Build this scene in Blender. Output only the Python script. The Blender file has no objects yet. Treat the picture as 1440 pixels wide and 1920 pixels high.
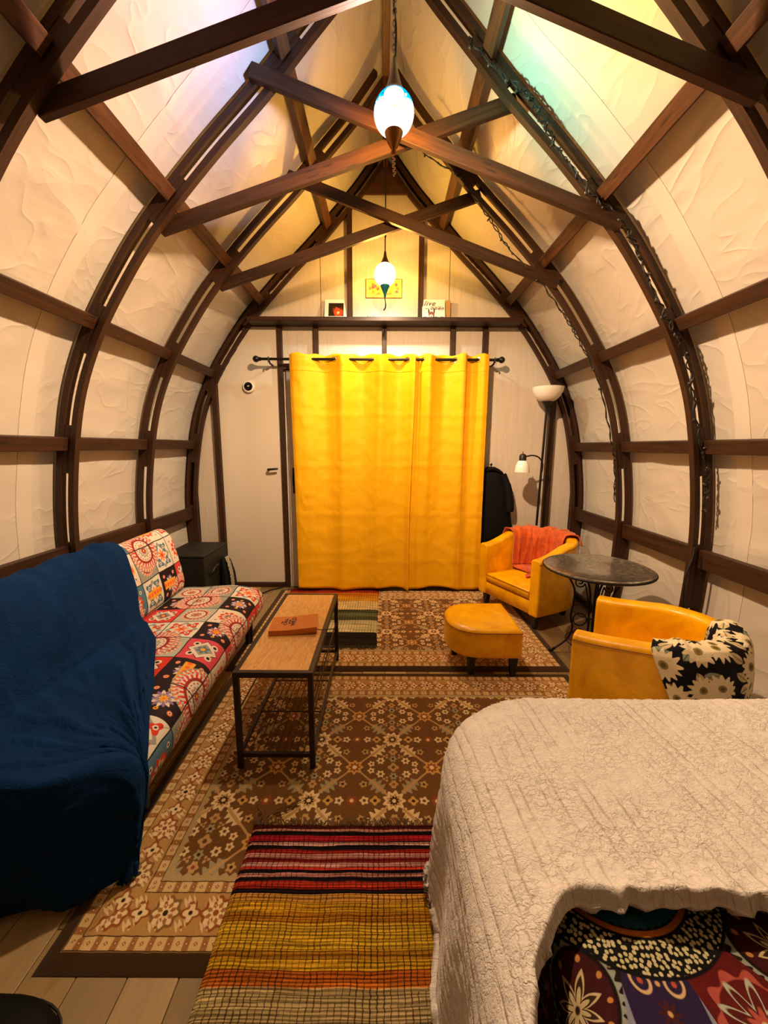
import bpy, bmesh, math, random
import numpy as np
from mathutils import Vector, Matrix

PI = math.pi
SC = bpy.context.scene
COL = SC.collection
random.seed(7)
RNG = np.random.default_rng(7)

# ------------------------------------------------------------------ camera
CAM_H = 1.345
cam_data = bpy.data.cameras.new('camera')
cam_data.sensor_fit = 'HORIZONTAL'
cam_data.sensor_width = 36.0
cam_data.lens = 36.0 * 750.0 / 1440.0
cam_data.clip_start = 0.02
cam = bpy.data.objects.new('camera', cam_data)
COL.objects.link(cam)
PITCH = math.atan(122 / 750.0)
ROLL = math.radians(0.25)
_f = Vector((0, math.cos(PITCH), -math.sin(PITCH)))
_u0 = Vector((0, math.sin(PITCH), math.cos(PITCH)))
_r0 = Vector((1, 0, 0))
_r = _r0 * math.cos(ROLL) + _u0 * math.sin(ROLL)
_u = _u0 * math.cos(ROLL) - _r0 * math.sin(ROLL)
cam.matrix_world = Matrix(((_r.x, _u.x, -_f.x, 0), (_r.y, _u.y, -_f.y, 0), (_r.z, _u.z, -_f.z, CAM_H), (0, 0, 0, 1)))
SC.camera = cam

# ------------------------------------------------------------------ world, exposure
world = bpy.data.worlds.new('night')
SC.world = world
world.use_nodes = True
world.node_tree.nodes['Background'].inputs[0].default_value = (0.02, 0.022, 0.03, 1)
world.node_tree.nodes['Background'].inputs[1].default_value = 0.2
SC.view_settings.view_transform = 'Standard'
SC.view_settings.look = 'None'
SC.view_settings.gamma = 1
SC.view_settings.use_curve_mapping = False
SC.view_settings.exposure = 0.0
SC.cycles.max_bounces = 7
SC.cycles.use_adaptive_sampling = True
SC.cycles.adaptive_threshold = 0.025
SC.cycles.glossy_bounces = 3
LAMP_NEAR_W = 420.0
LAMP_FAR_W = 225.0
LAMP_COLOR = (1.0, 0.85, 0.70)

# ------------------------------------------------------------------ numbers of the cabin
D4, D3, D2, D1 = 3.70, 2.95, 2.21, 1.47          # front faces of the arch ribs
RIB_T = 0.036
WALL_Y = 3.742
NEAR_Y = -3.4
PROFILE = [(1.69, 0), (1.735, .3), (1.752, .65), (1.742, .95), (1.69, 1.32), (1.615, 1.63), (1.487, 1.92),
           (1.31, 2.2), (1.13, 2.436), (.85, 2.735), (.57, 3.005), (.36, 3.23), (.2, 3.4), (.07, 3.56), (0, 3.65)]


def catmull(pts, n):
    P = [np.array(p, float) for p in pts]
    P = [2 * P[0] - P[1]] + P + [2 * P[-1] - P[-2]]
    out = []
    for i in range(1, len(P) - 2):
        for k in range(n):
            t = k / n
            a, b, c, d = P[i - 1], P[i], P[i + 1], P[i + 2]
            out.append(.5 * ((2 * b) + (-a + c) * t + (2 * a - 5 * b + 4 * c - d) * t * t + (-a + 3 * b - 3 * c + d) * t ** 3))
    out.append(P[-2])
    return np.array(out)


PROF = catmull(PROFILE, 8)
_tan = np.gradient(PROF, axis=0)
_tan /= np.linalg.norm(_tan, axis=1)[:, None]
PROF_N = np.stack([_tan[:, 1], -_tan[:, 0]], 1)        # outward for the right hand side (+x)
PROF_S = np.concatenate([[0], np.cumsum(np.linalg.norm(np.diff(PROF, axis=0), axis=1))])


def prof_at(s, off=0.0):
    x = np.interp(s, PROF_S, PROF[:, 0]); z = np.interp(s, PROF_S, PROF[:, 1])
    nx = np.interp(s, PROF_S, PROF_N[:, 0]); nz = np.interp(s, PROF_S, PROF_N[:, 1])
    return x + nx * off, z + nz * off


def s_of_z(z):
    return float(np.interp(z, PROF[:, 1], PROF_S))


# ------------------------------------------------------------------ numpy noise
def _hash(ix, iy, iz):
    n = (ix * 374761393 + iy * 668265263 + iz * 2147483647 + 1013904223) & 0xffffffff
    n = ((n ^ (n >> 13)) * 1274126177) & 0xffffffff
    n = n ^ (n >> 16)
    return (n & 0xffff) / 65535.0


def vnoise(x, y, z=0.0):
    x, y, z = np.broadcast_arrays(np.asarray(x, float), np.asarray(y, float), np.asarray(z, float))
    ix, iy, iz = np.floor(x).astype(np.int64), np.floor(y).astype(np.int64), np.floor(z).astype(np.int64)
    fx, fy, fz = x - ix, y - iy, z - iz
    fx, fy, fz = [f * f * (3 - 2 * f) for f in (fx, fy, fz)]
    r = 0
    for dx in (0, 1):
        for dy in (0, 1):
            for dz in (0, 1):
                w = (fx if dx else 1 - fx) * (fy if dy else 1 - fy) * (fz if dz else 1 - fz)
                r = r + w * _hash(ix + dx, iy + dy, iz + dz)
    return r * 2 - 1


def fbm(x, y, z=0.0, o=4):
    r, a, f = 0, .5, 1.0
    for i in range(o):
        r = r + a * vnoise(np.asarray(x) * f + i * 17.3, np.asarray(y) * f - i * 9.1, np.asarray(z) * f)
        a *= .5; f *= 2.03
    return r


def sstep(a, b, x):
    t = np.clip((np.asarray(x, float) - a) / (b - a), 0, 1)
    return t * t * (3 - 2 * t)


# ------------------------------------------------------------------ object helpers
def thing(name, label, cat, loc=(0, 0, 0), rotz=0, group=None):
    o = bpy.data.objects.new(name, None)
    COL.objects.link(o)
    o.location = loc; o.rotation_euler = (0, 0, rotz)
    o['label'] = label; o['category'] = cat
    if group: o['group'] = group
    return o


def tag(o, label=None, cat=None, group=None, kind=None):
    if label: o['label'] = label
    if cat: o['category'] = cat
    if group: o['group'] = group
    if kind: o['kind'] = kind
    return o


def base_of(name, kind='structure', label=None, loc=(0, 0, 0)):
    o = bpy.data.objects.new(name, None); COL.objects.link(o); o.location = loc
    o['kind'] = kind
    if label: o['label'] = label
    return o


def mk(name, V, F, mat, parent=None, uv=None, smooth=False, world=True, bevel=0, loc=None, label=None, sharp=None):
    """one mesh object; V in world coordinates (or in the parent's own frame with world=False)"""
    V = np.asarray(V, float).reshape(-1, 3)
    if parent is not None and world:
        # parent chain of plain translations
        p, off = parent, np.zeros(3)
        while p is not None:
            off += np.array(p.location); p = p.parent
        V = V - off
    if parent is None and loc is None:
        loc = ((V[:, 0].min() + V[:, 0].max()) / 2, (V[:, 1].min() + V[:, 1].max()) / 2, V[:, 2].min())
    if loc is not None:
        V = V - np.array(loc)
    me = bpy.data.meshes.new(name)
    me.from_pydata(V.tolist(), [], [tuple(int(i) for i in f) for f in F])
    if uv is not None:
        uv = np.asarray(uv, float)
        lay = me.uv_layers.new(name='UVMap')
        li = np.empty(len(me.loops), np.int32); me.loops.foreach_get('vertex_index', li)
        lay.data.foreach_set('uv', uv[li].astype(np.float32).ravel())
    if smooth:
        me.polygons.foreach_set('use_smooth', [True] * len(me.polygons))
    me.materials.append(mat)
    me.update()
    o = bpy.data.objects.new(name, me); COL.objects.link(o)
    if loc is not None: o.location = loc
    if parent is not None: o.parent = parent
    if bevel:
        b = o.modifiers.new('edge', 'BEVEL'); b.width = bevel; b.segments = 2; b.limit_method = 'ANGLE'
    if sharp is not None and smooth:
        bm = bmesh.new(); bm.from_mesh(me)
        for e in bm.edges:
            if len(e.link_faces) == 2 and e.calc_face_angle(0) > sharp: e.smooth = False
        bm.to_mesh(me); bm.free()
    if label: o['label'] = label
    return o


def box_vf(x0, x1, y0, y1, z0, z1):
    V = [(x, y, z) for x in (x0, x1) for y in (y0, y1) for z in (z0, z1)]
    F = [(0, 1, 3, 2), (4, 6, 7, 5), (0, 4, 5, 1), (2, 3, 7, 6), (0, 2, 6, 4), (1, 5, 7, 3)]
    return V, F


def box(name, x0, x1, y0, y1, z0, z1, mat, parent=None, bevel=0.003, world=True, label=None):
    V, F = box_vf(x0, x1, y0, y1, z0, z1)
    return mk(name, V, F, mat, parent, bevel=bevel, world=world, label=label)


def member(name, p0, p1, side, w, t, mat, parent=None, bevel=.003):
    """a straight timber from p0 to p1; w across along 'side', t along the third axis; uv u along its length"""
    p0, p1, side = np.array(p0, float), np.array(p1, float), np.array(side, float)
    d = p1 - p0; Ln = np.linalg.norm(d); d /= Ln
    side = side - d * (side @ d); side /= np.linalg.norm(side)
    n = np.cross(d, side)
    V, UV, F = [], [], []
    ring = [(-w / 2, -t / 2), (w / 2, -t / 2), (w / 2, t / 2), (-w / 2, t / 2)]
    # separate faces, so that the grain runs along each one
    r = random.random() * 9
    for k in range(4):
        a, b = ring[k], ring[(k + 1) % 4]
        i = len(V)
        for (q, L_) in ((a, 0), (b, 0), (b, Ln), (a, Ln)):
            V.append(p0 + d * L_ + side * q[0] + n * q[1])
            UV.append((r + L_, r * 3 + k * .2 + (0 if q is a else math.dist(a, b))))
        F.append((i, i + 1, i + 2, i + 3))
    for L_, rev in ((0, True), (Ln, False)):
        i = len(V)
        for q in ring:
            V.append(p0 + d * L_ + side * q[0] + n * q[1]); UV.append((r + q[0], r + q[1]))
        F.append((i + 3, i + 2, i + 1, i) if rev else (i, i + 1, i + 2, i + 3))
    o = mk(name, V, F, mat, parent, uv=UV)
    bm = bmesh.new(); bm.from_mesh(o.data)
    bmesh.ops.remove_doubles(bm, verts=bm.verts, dist=1e-5)
    bmesh.ops.recalc_face_normals(bm, faces=bm.faces)
    bm.to_mesh(o.data); bm.free()
    if bevel:
        b = o.modifiers.new('edge', 'BEVEL'); b.width = bevel; b.segments = 1; b.limit_method = 'ANGLE'
    return o


def grid_faces(nu, nv, wrap_u=False, off=0, flip=False):
    F = []
    for i in range(nu if wrap_u else nu - 1):
        for j in range(nv - 1):
            a, b = i * nv + j, ((i + 1) % nu) * nv + j
            f = (a + off, b + off, b + 1 + off, a + 1 + off)
            F.append(f[::-1] if flip else f)
    return F


def tube_vf(pts, r, n=8, cap=True):
    P = np.array(pts, float)
    R = np.full(len(P), r) if np.isscalar(r) else np.array(r, float)
    T = np.gradient(P, axis=0); T /= np.linalg.norm(T, axis=1)[:, None] + 1e-12
    up = np.array([0, 0, 1.0]) if abs(T[0][2]) < .9 else np.array([1.0, 0, 0])
    N = np.cross(T[0], up); N /= np.linalg.norm(N)
    V = []
    for i in range(len(P)):
        N = N - T[i] * (N @ T[i]); N /= np.linalg.norm(N) + 1e-12
        B = np.cross(T[i], N)
        for k in range(n):
            a = 2 * PI * k / n
            V.append(P[i] + R[i] * (N * math.cos(a) + B * math.sin(a)))
    F = []
    for i in range(len(P) - 1):
        for k in range(n):
            a, b = i * n + k, i * n + (k + 1) % n
            F.append((a, b, b + n, a + n))
    if cap:
        F.append(tuple(range(n - 1, -1, -1))); m = (len(P) - 1) * n
        F.append(tuple(range(m, m + n)))
    return V, F


def tube(name, pts, r, mat, parent=None, n=8, world=True, label=None, smooth=True):
    V, F = tube_vf(pts, r, n)
    return mk(name, V, F, mat, parent, smooth=smooth, world=world, label=label, sharp=1.0)


def lathe_vf(prof, n=32, c=(0, 0, 0)):
    V, F = [], []
    for (r, z) in prof:
        for k in range(n):
            a = 2 * PI * k / n
            V.append((c[0] + r * math.cos(a), c[1] + r * math.sin(a), c[2] + z))
    m = len(prof)
    for i in range(m - 1):
        for k in range(n):
            a, b = i * n + k, i * n + (k + 1) % n
            F.append((a, b, b + n, a + n))
    F.append(tuple(range(n - 1, -1, -1))); F.append(tuple(range((m - 1) * n, m * n)))
    return V, F


def lathe(name, prof, mat, parent=None, c=(0, 0, 0), n=32, world=True, label=None, sharp=.7):
    V, F = lathe_vf(prof, n, c)
    return mk(name, V, F, mat, parent, smooth=True, world=world, label=label, sharp=sharp)


def join_vf(items):
    V, F = [], []
    for v, f in items:
        o = len(V); V += [tuple(q) for q in v]; F += [tuple(i + o for i in g) for g in f]
    return V, F


def solidify(o, t, off=-1):
    m = o.modifiers.new('thick', 'SOLIDIFY'); m.thickness = t; m.offset = off
    return o


# ------------------------------------------------------------------ node expressions
NT = None


class S:
    def __init__(self, k): self.k = k
    def __add__(a, b): return M('ADD', a, b)
    def __radd__(a, b): return M('ADD', b, a)
    def __sub__(a, b): return M('SUBTRACT', a, b)
    def __rsub__(a, b): return M('SUBTRACT', b, a)
    def __mul__(a, b): return M('MULTIPLY', a, b)
    def __rmul__(a, b): return M('MULTIPLY', b, a)
    def __truediv__(a, b): return M('DIVIDE', a, b)
    def __rtruediv__(a, b): return M('DIVIDE', b, a)
    def __neg__(a): return M('MULTIPLY', a, -1.0)
    def __lt__(a, b): return M('LESS_THAN', a, b)
    def __gt__(a, b): return M('GREATER_THAN', a, b)


def _set(inp, v):
    if isinstance(v, S): NT.links.new(v.k, inp)
    elif isinstance(v, bpy.types.NodeSocket): NT.links.new(v, inp)
    elif isinstance(v, tuple): inp.default_value = v if len(v) == len(inp.default_value) else tuple(v) + (1.0,)
    else: inp.default_value = float(v)


def M(op, *a, clamp=False):
    n = NT.nodes.new('ShaderNodeMath'); n.operation = op; n.use_clamp = clamp
    for i, v in enumerate(a): _set(n.inputs[i], v)
    return S(n.outputs[0])


def sin_(a): return M('SINE', a)
def cos_(a): return M('COSINE', a)
def abs_(a): return M('ABSOLUTE', a)
def mn(a, b): return M('MINIMUM', a, b)
def mx(a, b): return M('MAXIMUM', a, b)
def fl(a): return M('FLOOR', a)
def fr(a): return M('FRACT', a)
def sq(a): return M('SQRT', a)
def pw(a, b): return M('POWER', a, b)
def at2(a, b): return M('ARCTAN2', a, b)
def hyp(x, y): return sq(x * x + y * y)
def inside(d, w=.002): return M('ADD', M('DIVIDE', d, w), .5, clamp=True)     # 1 where d > 0
def clamp01(a): return M('ADD', a, 0.0, clamp=True)
def fold(a): return abs_(fr(a + .5) - .5)                                          # distance to the nearest integer
def cen(a): return fr(a + .5) - .5
def band(x, a, b, w=.002): return inside(x - a, w) * inside(b - x, w)


def lin(h):
    if isinstance(h, str):
        h = h.lstrip('#'); c = [int(h[i:i + 2], 16) / 255 for i in (0, 2, 4)]
        return tuple(((v + .055) / 1.055) ** 2.4 if v > .04045 else v / 12.92 for v in c) + (1.0,)
    return h if len(h) == 4 else tuple(h) + (1.0,)


def mixc(a, b, f):
    n = NT.nodes.new('ShaderNodeMix'); n.data_type = 'RGBA'
    _set(n.inputs[0], f)
    for i, v in ((6, a), (7, b)):
        if isinstance(v, str): v = lin(v)
        if isinstance(v, tuple): v = lin(v)
        _set(n.inputs[i], v)
    return n.outputs[2]


def layers(base, *ls):
    c = base
    for f, col in ls: c = mixc(c, col, f)
    return c


def vec(x, y, z=0.0):
    n = NT.nodes.new('ShaderNodeCombineXYZ')
    for i, v in enumerate((x, y, z)): _set(n.inputs[i], v)
    return n.outputs[0]


def sep(v):
    n = NT.nodes.new('ShaderNodeSeparateXYZ'); NT.links.new(v, n.inputs[0])
    return S(n.outputs[0]), S(n.outputs[1]), S(n.outputs[2])


def coord(kind):
    n = NT.nodes.new('ShaderNodeTexCoord'); return n.outputs[kind]


def uv(): x, y, _ = sep(coord('UV')); return x, y
def oxyz(): return sep(coord('Object'))


def noise(v, scale=1.0, detail=3.0, rough=.5, dist=0.0, color=False):
    n = NT.nodes.new('ShaderNodeTexNoise'); NT.links.new(v, n.inputs['Vector'])
    n.inputs['Scale'].default_value = scale; n.inputs['Detail'].default_value = detail
    n.inputs['Roughness'].default_value = rough; n.inputs['Distortion'].default_value = dist
    return n.outputs['Color'] if color else S(n.outputs['Fac'])


def voronoi(v, scale=1.0, feature='F1', rnd=1.0, dims='2D'):
    n = NT.nodes.new('ShaderNodeTexVoronoi'); n.feature = feature; n.voronoi_dimensions = dims
    NT.links.new(v, n.inputs['Vector']); n.inputs['Scale'].default_value = scale
    n.inputs['Randomness'].default_value = rnd
    return n


def white(v, dims='2D'):
    n = NT.nodes.new('ShaderNodeTexWhiteNoise'); n.noise_dimensions = dims
    NT.links.new(v, n.inputs['Vector'])
    return S(n.outputs['Value']), n.outputs['Color']


def rand_obj():
    n = NT.nodes.new('ShaderNodeObjectInfo'); return S(n.outputs['Random'])


def ramp(f, stops):
    n = NT.nodes.new('ShaderNodeValToRGB'); _set(n.inputs[0], f)
    e = n.color_ramp.elements
    while len(e) < len(stops): e.new(.5)
    for i, (p, c) in enumerate(stops): e[i].position = p; e[i].color = lin(c)
    return n.outputs[0]


def scale_col(c, f):
    """multiply a colour by a scalar"""
    n = NT.nodes.new('ShaderNodeMix'); n.data_type = 'RGBA'; n.blend_type = 'MULTIPLY'
    n.inputs[0].default_value = 1
    _set(n.inputs[6], lin(c) if isinstance(c, (str, tuple)) else c)
    g = NT.nodes.new('ShaderNodeCombineColor')
    for i in range(3): _set(g.inputs[i], f)
    NT.links.new(g.outputs[0], n.inputs[7])
    return n.outputs[2]


def material(name, fn):
    """fn returns dict(color, rough, metal, bump=(height S, distance[, strength]), coat, sheen, spec, emit=(color, strength))"""
    global NT
    m = bpy.data.materials.new(name); m.use_nodes = True
    NT = m.node_tree
    b = NT.nodes['Principled BSDF']
    d = fn() if callable(fn) else fn
    c = d.get('color', (.8, .8, .8))
    if isinstance(c, str): c = lin(c)
    _set(b.inputs['Base Color'], c)
    _set(b.inputs['Roughness'], d.get('rough', .5))
    _set(b.inputs['Metallic'], d.get('metal', 0))
    if 'spec' in d: b.inputs['Specular IOR Level'].default_value = d['spec']
    if 'coat' in d: b.inputs['Coat Weight'].default_value = d['coat']; b.inputs['Coat Roughness'].default_value = .1
    if 'sheen' in d:
        b.inputs['Sheen Weight'].default_value = d['sheen']; b.inputs['Sheen Roughness'].default_value = .4
        if 'sheen_tint' in d: _set(b.inputs['Sheen Tint'], lin(d['sheen_tint']))
    if 'bump' in d:
        n = NT.nodes.new('ShaderNodeBump'); _set(n.inputs['Height'], d['bump'][0])
        n.inputs['Distance'].default_value = d['bump'][1]
        n.inputs['Strength'].default_value = d['bump'][2] if len(d['bump']) > 2 else 1
        NT.links.new(n.outputs[0], b.inputs['Normal'])
    if 'emit' in d:
        _set(b.inputs['Emission Color'], lin(d['emit'][0])); b.inputs['Emission Strength'].default_value = d['emit'][1]
    return m

# ------------------------------------------------------------------ materials
def _wood(dark, light, rough=.55, sc=1.0):
    def fn():
        u, v = uv()
        g = noise(vec(u * 2.2, v * 34), sc, 5, .6, .4)
        k = noise(vec(u * 14, v * 160, 2.0), sc, 3, .6)
        kn = voronoi(vec(u * 2.6, v * 16), 1.0)
        knot = inside(.075 - S(kn.outputs['Distance']), .05) * .6
        f = clamp01(g * 1.5 - .35 + (k - .5) * .5)
        c = mixc(dark, light, f)
        c = mixc(c, scale_col(dark, .5), knot)
        return dict(color=c, rough=rough, bump=(g + k * .4, .0015, .5), spec=.35)
    return fn


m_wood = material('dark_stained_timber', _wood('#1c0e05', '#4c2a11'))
m_wood_lit = material('lamplit_dark_timber', _wood('#2c170a', '#6b4020'))  # same dark timber, lamplight put into a lighter colour for the upper beams
m_ply = material('brown_plywood', _wood('#3a2110', '#5f3a1c', .7, .7))


def _sheet():
    u, v = uv()
    p = vec(u, v)
    big = noise(p, 1.7, 3, .5, .3)
    mask = clamp01(noise(vec(u, v, 9.0), 1.3, 2, .5) * 3.0 - 1.1)
    wr = noise(vec(u * 1.0, v * 2.6), 1.3, 2, .5, .5)
    ridge = pw(1.0 - abs_(wr * 2 - 1.0), 14.0) * mask
    wr2 = noise(vec(u * 2.4, v * 3.0, 4.0), 1.1, 2, .55, .5)
    ridge2 = pw(1.0 - abs_(wr2 * 2 - 1.0), 18.0) * clamp01(1.3 - mask)
    med = noise(vec(u * 3, v * 7), 2.4, 4, .6)
    fine = noise(p, 85, 3, .6)
    c = mixc('#bdb2a4', '#cbc2b5', big)
    return dict(color=c, rough=.40, bump=(big * .7 + ridge * .5 + ridge2 * .26 + med * .16 + fine * .02, .012, .75), spec=.4)


m_sheet = material('white_plastic_house_wrap', _sheet)
m_tape = material('white_seam_tape', lambda: dict(color='#cbc1b3', rough=.38, bump=(noise(vec(*uv()), 22, 4, .6), .003, .5), spec=.4))


def _panel():
    x, y, z = oxyz()
    g = noise(vec(x * 26, z * 1.6), 1.6, 5, .65, 1.2)
    c = mixc('#c6b9a6', '#dbd0c1', clamp01(g * 1.6 - .3))
    return dict(color=c, rough=.55, bump=(g, .002, .5))


m_panel = material('whitewashed_plywood', _panel)
m_white_smooth = material('white_painted_door', lambda: dict(color='#d6cab8', rough=.45))


def _plank():
    u, v = uv()
    r = rand_obj()
    p = vec(u * 1.6 + r * 40, v * 16, r * 9)
    g = noise(p, 1.0, 6, .62, .9)
    f2 = noise(vec(u * 9 + r * 13, v * 120), 1.0, 3, .6)
    base = ramp(r, [(0, '#6b5232'), (.25, '#a08658'), (.5, '#544026'), (.75, '#b9a071'), (1, '#7d6440')])
    c = scale_col(base, .62 + g * .62 + (f2 - .5) * .25)
    return dict(color=c, rough=.42, bump=(g + f2 * .5, .0012, .5))


m_plank = material('laminate_plank', _plank)


# ---- the big brown and cream rugs: uv in metres from the rug centre
RUG_HX, RUG_HY = 1.03, .69


def flower(dx, dy, R, n, amp, w=.004, rot=0.0):
    r = hyp(dx, dy); t = at2(dy, dx) + rot
    return inside(R * (1.0 + amp * cos_(t * float(n))) - r, w)


def _rug():
    x, y = uv()
    wob = noise(vec(x, y), 26, 2, .5)
    x = x + (wob - .5) * .006
    y = y + (noise(vec(x, y, 5.0), 26, 2, .5) - .5) * .006
    ax, ay = abs_(x), abs_(y)
    ex, ey = RUG_HX - ax, RUG_HY - ay
    d = mn(ex, ey)
    hor = inside(ex - ey, .001)
    t = y + (x - y) * hor
    brown, cream, tan, rust, grey, gold, darkb = '#694722', '#f0d6a2', '#c79f64', '#9a5026', '#aaa17c', '#d6a858', '#38240f'
    # field
    cx_, cy_ = .335, .32
    u, v = cen((x + .06) / cx_), cen((y - .135) / cy_)
    pu, pv = abs_(u) * cx_, abs_(v) * cy_
    qu, qv = cx_ / 2 - pu, cy_ / 2 - pv
    su = u * cx_; sv = v * cy_
    dg = abs_(pu - pv * (cx_ / cy_))
    r0, r1 = hyp(pu, pv), hyp(qu, qv)
    c = mixc(brown, '#7d562c', noise(vec(x, y), 9, 4, .6))
    c = mixc(c, tan, inside(.006 - dg, .003))
    # leaves along the diagonals
    la = (pu + pv) * .7071 - .095
    lb = (pu - pv) * .7071
    leaf = inside(.024 * (1.0 - la * la / .0024) * (1.0 + .45 * sin_(la * 260.0)) - abs_(lb), .004)
    c = mixc(c, mixc(cream, grey, inside(sv, .01)), leaf * .92)
    c = mixc(c, tan, inside(.006 - abs_(lb), .003) * leaf)
    # florets (mirrored four times in each lozenge)
    def fl_(px, py, R, n, col, mid, amp=.20):
        nonlocal c
        dx, dy = pu - px, pv - py
        c = mixc(c, col, flower(dx, dy, R * .84, n, amp))
        c = mixc(c, mid, inside(R * .33 - hyp(dx, dy), .003))
    fl_(.075, .0, .021, 4, gold, darkb); fl_(.118, 0, .019, 5, cream, brown); fl_(.1675, .0, .024, 6, rust, cream, .15)
    fl_(0, .075, .020, 5, tan, rust); fl_(0, .115, .018, 6, grey, darkb); fl_(0, .16, .024, 4, tan, brown)
    fl_(.055, .125, .019, 6, cream, brown); fl_(.095, .142, .016, 5, cream, rust); fl_(.125, .075, .017, 5, tan, darkb)
    fl_(.032, .100, .011, 3, tan, brown, .5)
    # rosettes on the crossings
    c = layers(c, (flower(su, sv, .040, 9, .16), cream), (flower(su, sv, .026, 9, .2), tan), (flower(su, sv, .017, 9, .2, .003, .3), darkb), (inside(.008 - r0, .003), cream))
    c = layers(c, (flower(qu, qv, .033, 8, .16), gold), (flower(qu, qv, .021, 8, .2), rust), (inside(.010 - r1, .003), cream))
    # border
    def rep(per, sh=0.0): return cen(t / per + sh) * per, fl(t / per + sh + .5)
    bcol = mixc('#b08749', '#c69b5e', noise(vec(x, y), 12, 3, .6))
    s = d - .134
    p1, i1 = rep(.15)
    alt = fold(i1 * .5) * 2.0
    r_ = hyp(p1, s)
    bcol = layers(bcol, (flower(p1, s, .043, 8, .10), mixc(rust, '#8a6236', alt)), (flower(p1, s, .033, 8, .14), cream), (flower(p1, s, .025, 8, .2, .004, .4), mixc(rust, tan, .35)), (flower(p1, s, .016, 8, .25), cream), (inside(.008 - r_, .003), mixc(rust, darkb, alt)))
    p2, i2 = rep(.15, .5)
    bcol = layers(bcol, (flower(p2, s, .026, 4, .25), rust), (flower(p2, s, .018, 4, .3), cream), (inside(.006 - hyp(p2, s), .003), darkb))
    p3, i3 = rep(.075, .25)
    for sg in (-1.0, 1.0):
        yy = s - sg * .030
        bcol = mixc(bcol, cream, inside(.0105 * (1.0 + .6 * sin_(p3 * 420.0 + yy * 300.0)) - hyp(p3 * .75, yy), .004) * .8)
        bcol = mixc(bcol, rust, inside(.004 - hyp(p3 - .008, yy + .005), .003))
    c = mixc(c, bcol, inside(.186 - d, .002))
    # guard stripes
    def guard(c, d0, w, per):
        g, gi = rep(per)
        a = d - (d0 + w / 2)
        k = inside(w / 2 - abs_(a), .002)
        gc = mixc('#dcbc82', '#a3733f', inside(.2 - fold(gi * .5), .1) * inside(per * .36 - abs_(g), .003))
        gc = layers(gc, (inside(per * .24 - (abs_(g) + abs_(a)), .003), rust), (inside(per * .1 - (abs_(g) + abs_(a)), .003), cream))
        gc = mixc(gc, darkb, inside(.0028 - (w / 2 - abs_(a)), .002))
        return mixc(c, gc, k)
    c = guard(c, .044, .036, .025)
    c = guard(c, .186, .034, .025)
    zig = inside(.012 + .012 * (fold(t / .03) * 2.0) - (d - .222), .002) * inside(d - .22, .002)
    c = mixc(c, mixc(grey, tan, .5), zig)
    c = mixc(c, '#3e2a15', inside(.043 - d, .002))
    pile = noise(vec(x, y), 420, 2, .6)
    fade = noise(vec(x, y), 5, 3, .6)
    c = scale_col(c, .72 + pile * .36 + fade * .16)
    return dict(color=c, rough=.95, bump=(pile, .004, .8), spec=.1, sheen=.15)


m_rug = material('brown_cream_floral_rug', _rug)


def _kilim(stops, warp_dark=.8, warp_period=.017):
    def fn():
        x, y = uv()                     # metres from the far-left corner; y runs towards the camera
        wav = (noise(vec(x * 1.5, y * 14), 2.2, 4, .65) - .5)
        yy = y + wav * .016
        c = ramp(clamp01(yy), stops)
        NT.nodes[-1].color_ramp.interpolation = 'CONSTANT'
        row = fl(yy / .0075)
        rv, _ = white(vec(row, fl(x / .16 + row * .37)))
        c = scale_col(c, .72 + rv * .5)
        ridge = fold(yy / .0075) * 2.0
        xw = x + (noise(vec(x * 3, y * 26), 3.0, 2, .5) - .5) * .010
        col_id = fl(xw / warp_period)
        wv, _ = white(vec(col_id, 3.0))
        wp = fold(xw / warp_period)
        seg, _ = white(vec(col_id, row))
        warp = inside(.02 + wv * .10 - wp, .06) * inside(seg - .12, .1)
        c = mixc(c, '#2a0f08', warp * warp_dark)
        c = scale_col(c, .80 + ridge * .42)
        h = ridge + (1.0 - warp) * .6
        return dict(color=c, rough=.9, bump=(h, .006, .8), spec=.12)
    return fn


_near = [(0, '#4a1410'), (.016, '#c98f7c'), (.028, '#1a0e14'), (.042, '#b4202a'), (.060, '#20101a'), (.070, '#d7a394'), (.078, '#161018'),
         (.092, '#a5261f'), (.102, '#b87f74'), (.118, '#741a17'), (.132, '#c58d84'), (.146, '#d43a2c'), (.154, '#18101a'),
         (.166, '#c98a7a'), (.176, '#17101a'), (.188, '#c23a26'), (.204, '#8e1f1a'), (.214, '#1a1218'), (.226, '#c78f3a'),
         (.25, '#cf9a22'), (.275, '#b5791a'), (.30, '#caa02a'), (.36, '#a8741c'), (.376, '#c99a22')]
_near = [p for p in _near if True] + [(.40, '#ad5a1c'), (.425, '#c26a22'), (.436, '#b09a68'), (.5, '#a68f5e')]
m_kilim_near = material('striped_rag_weave_warm', _kilim(_near))
_far = [(0, '#7a1f16'), (.06, '#a8321c'), (.12, '#d9821a'), (.20, '#e2a128'), (.31, '#e8cf8e'), (.50, '#4a5238'), (.56, '#6d7450'),
        (.64, '#4c5339'), (.70, '#c9c08c'), (.78, '#d8cf9c'), (.90, '#1e1a18'), (1.0, '#26201c')]
m_kilim_far = material('striped_rag_weave_cool', _kilim(_far, .75, .021))
m_fringe_red = material('dark_red_fringe', lambda: dict(color=mixc('#2a120a', '#8a6a40', noise(coord('Object'), 25, 2)), rough=.9))
m_fringe_dark = material('dark_grey_fringe', lambda: dict(color='#4a4234', rough=.9))


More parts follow.
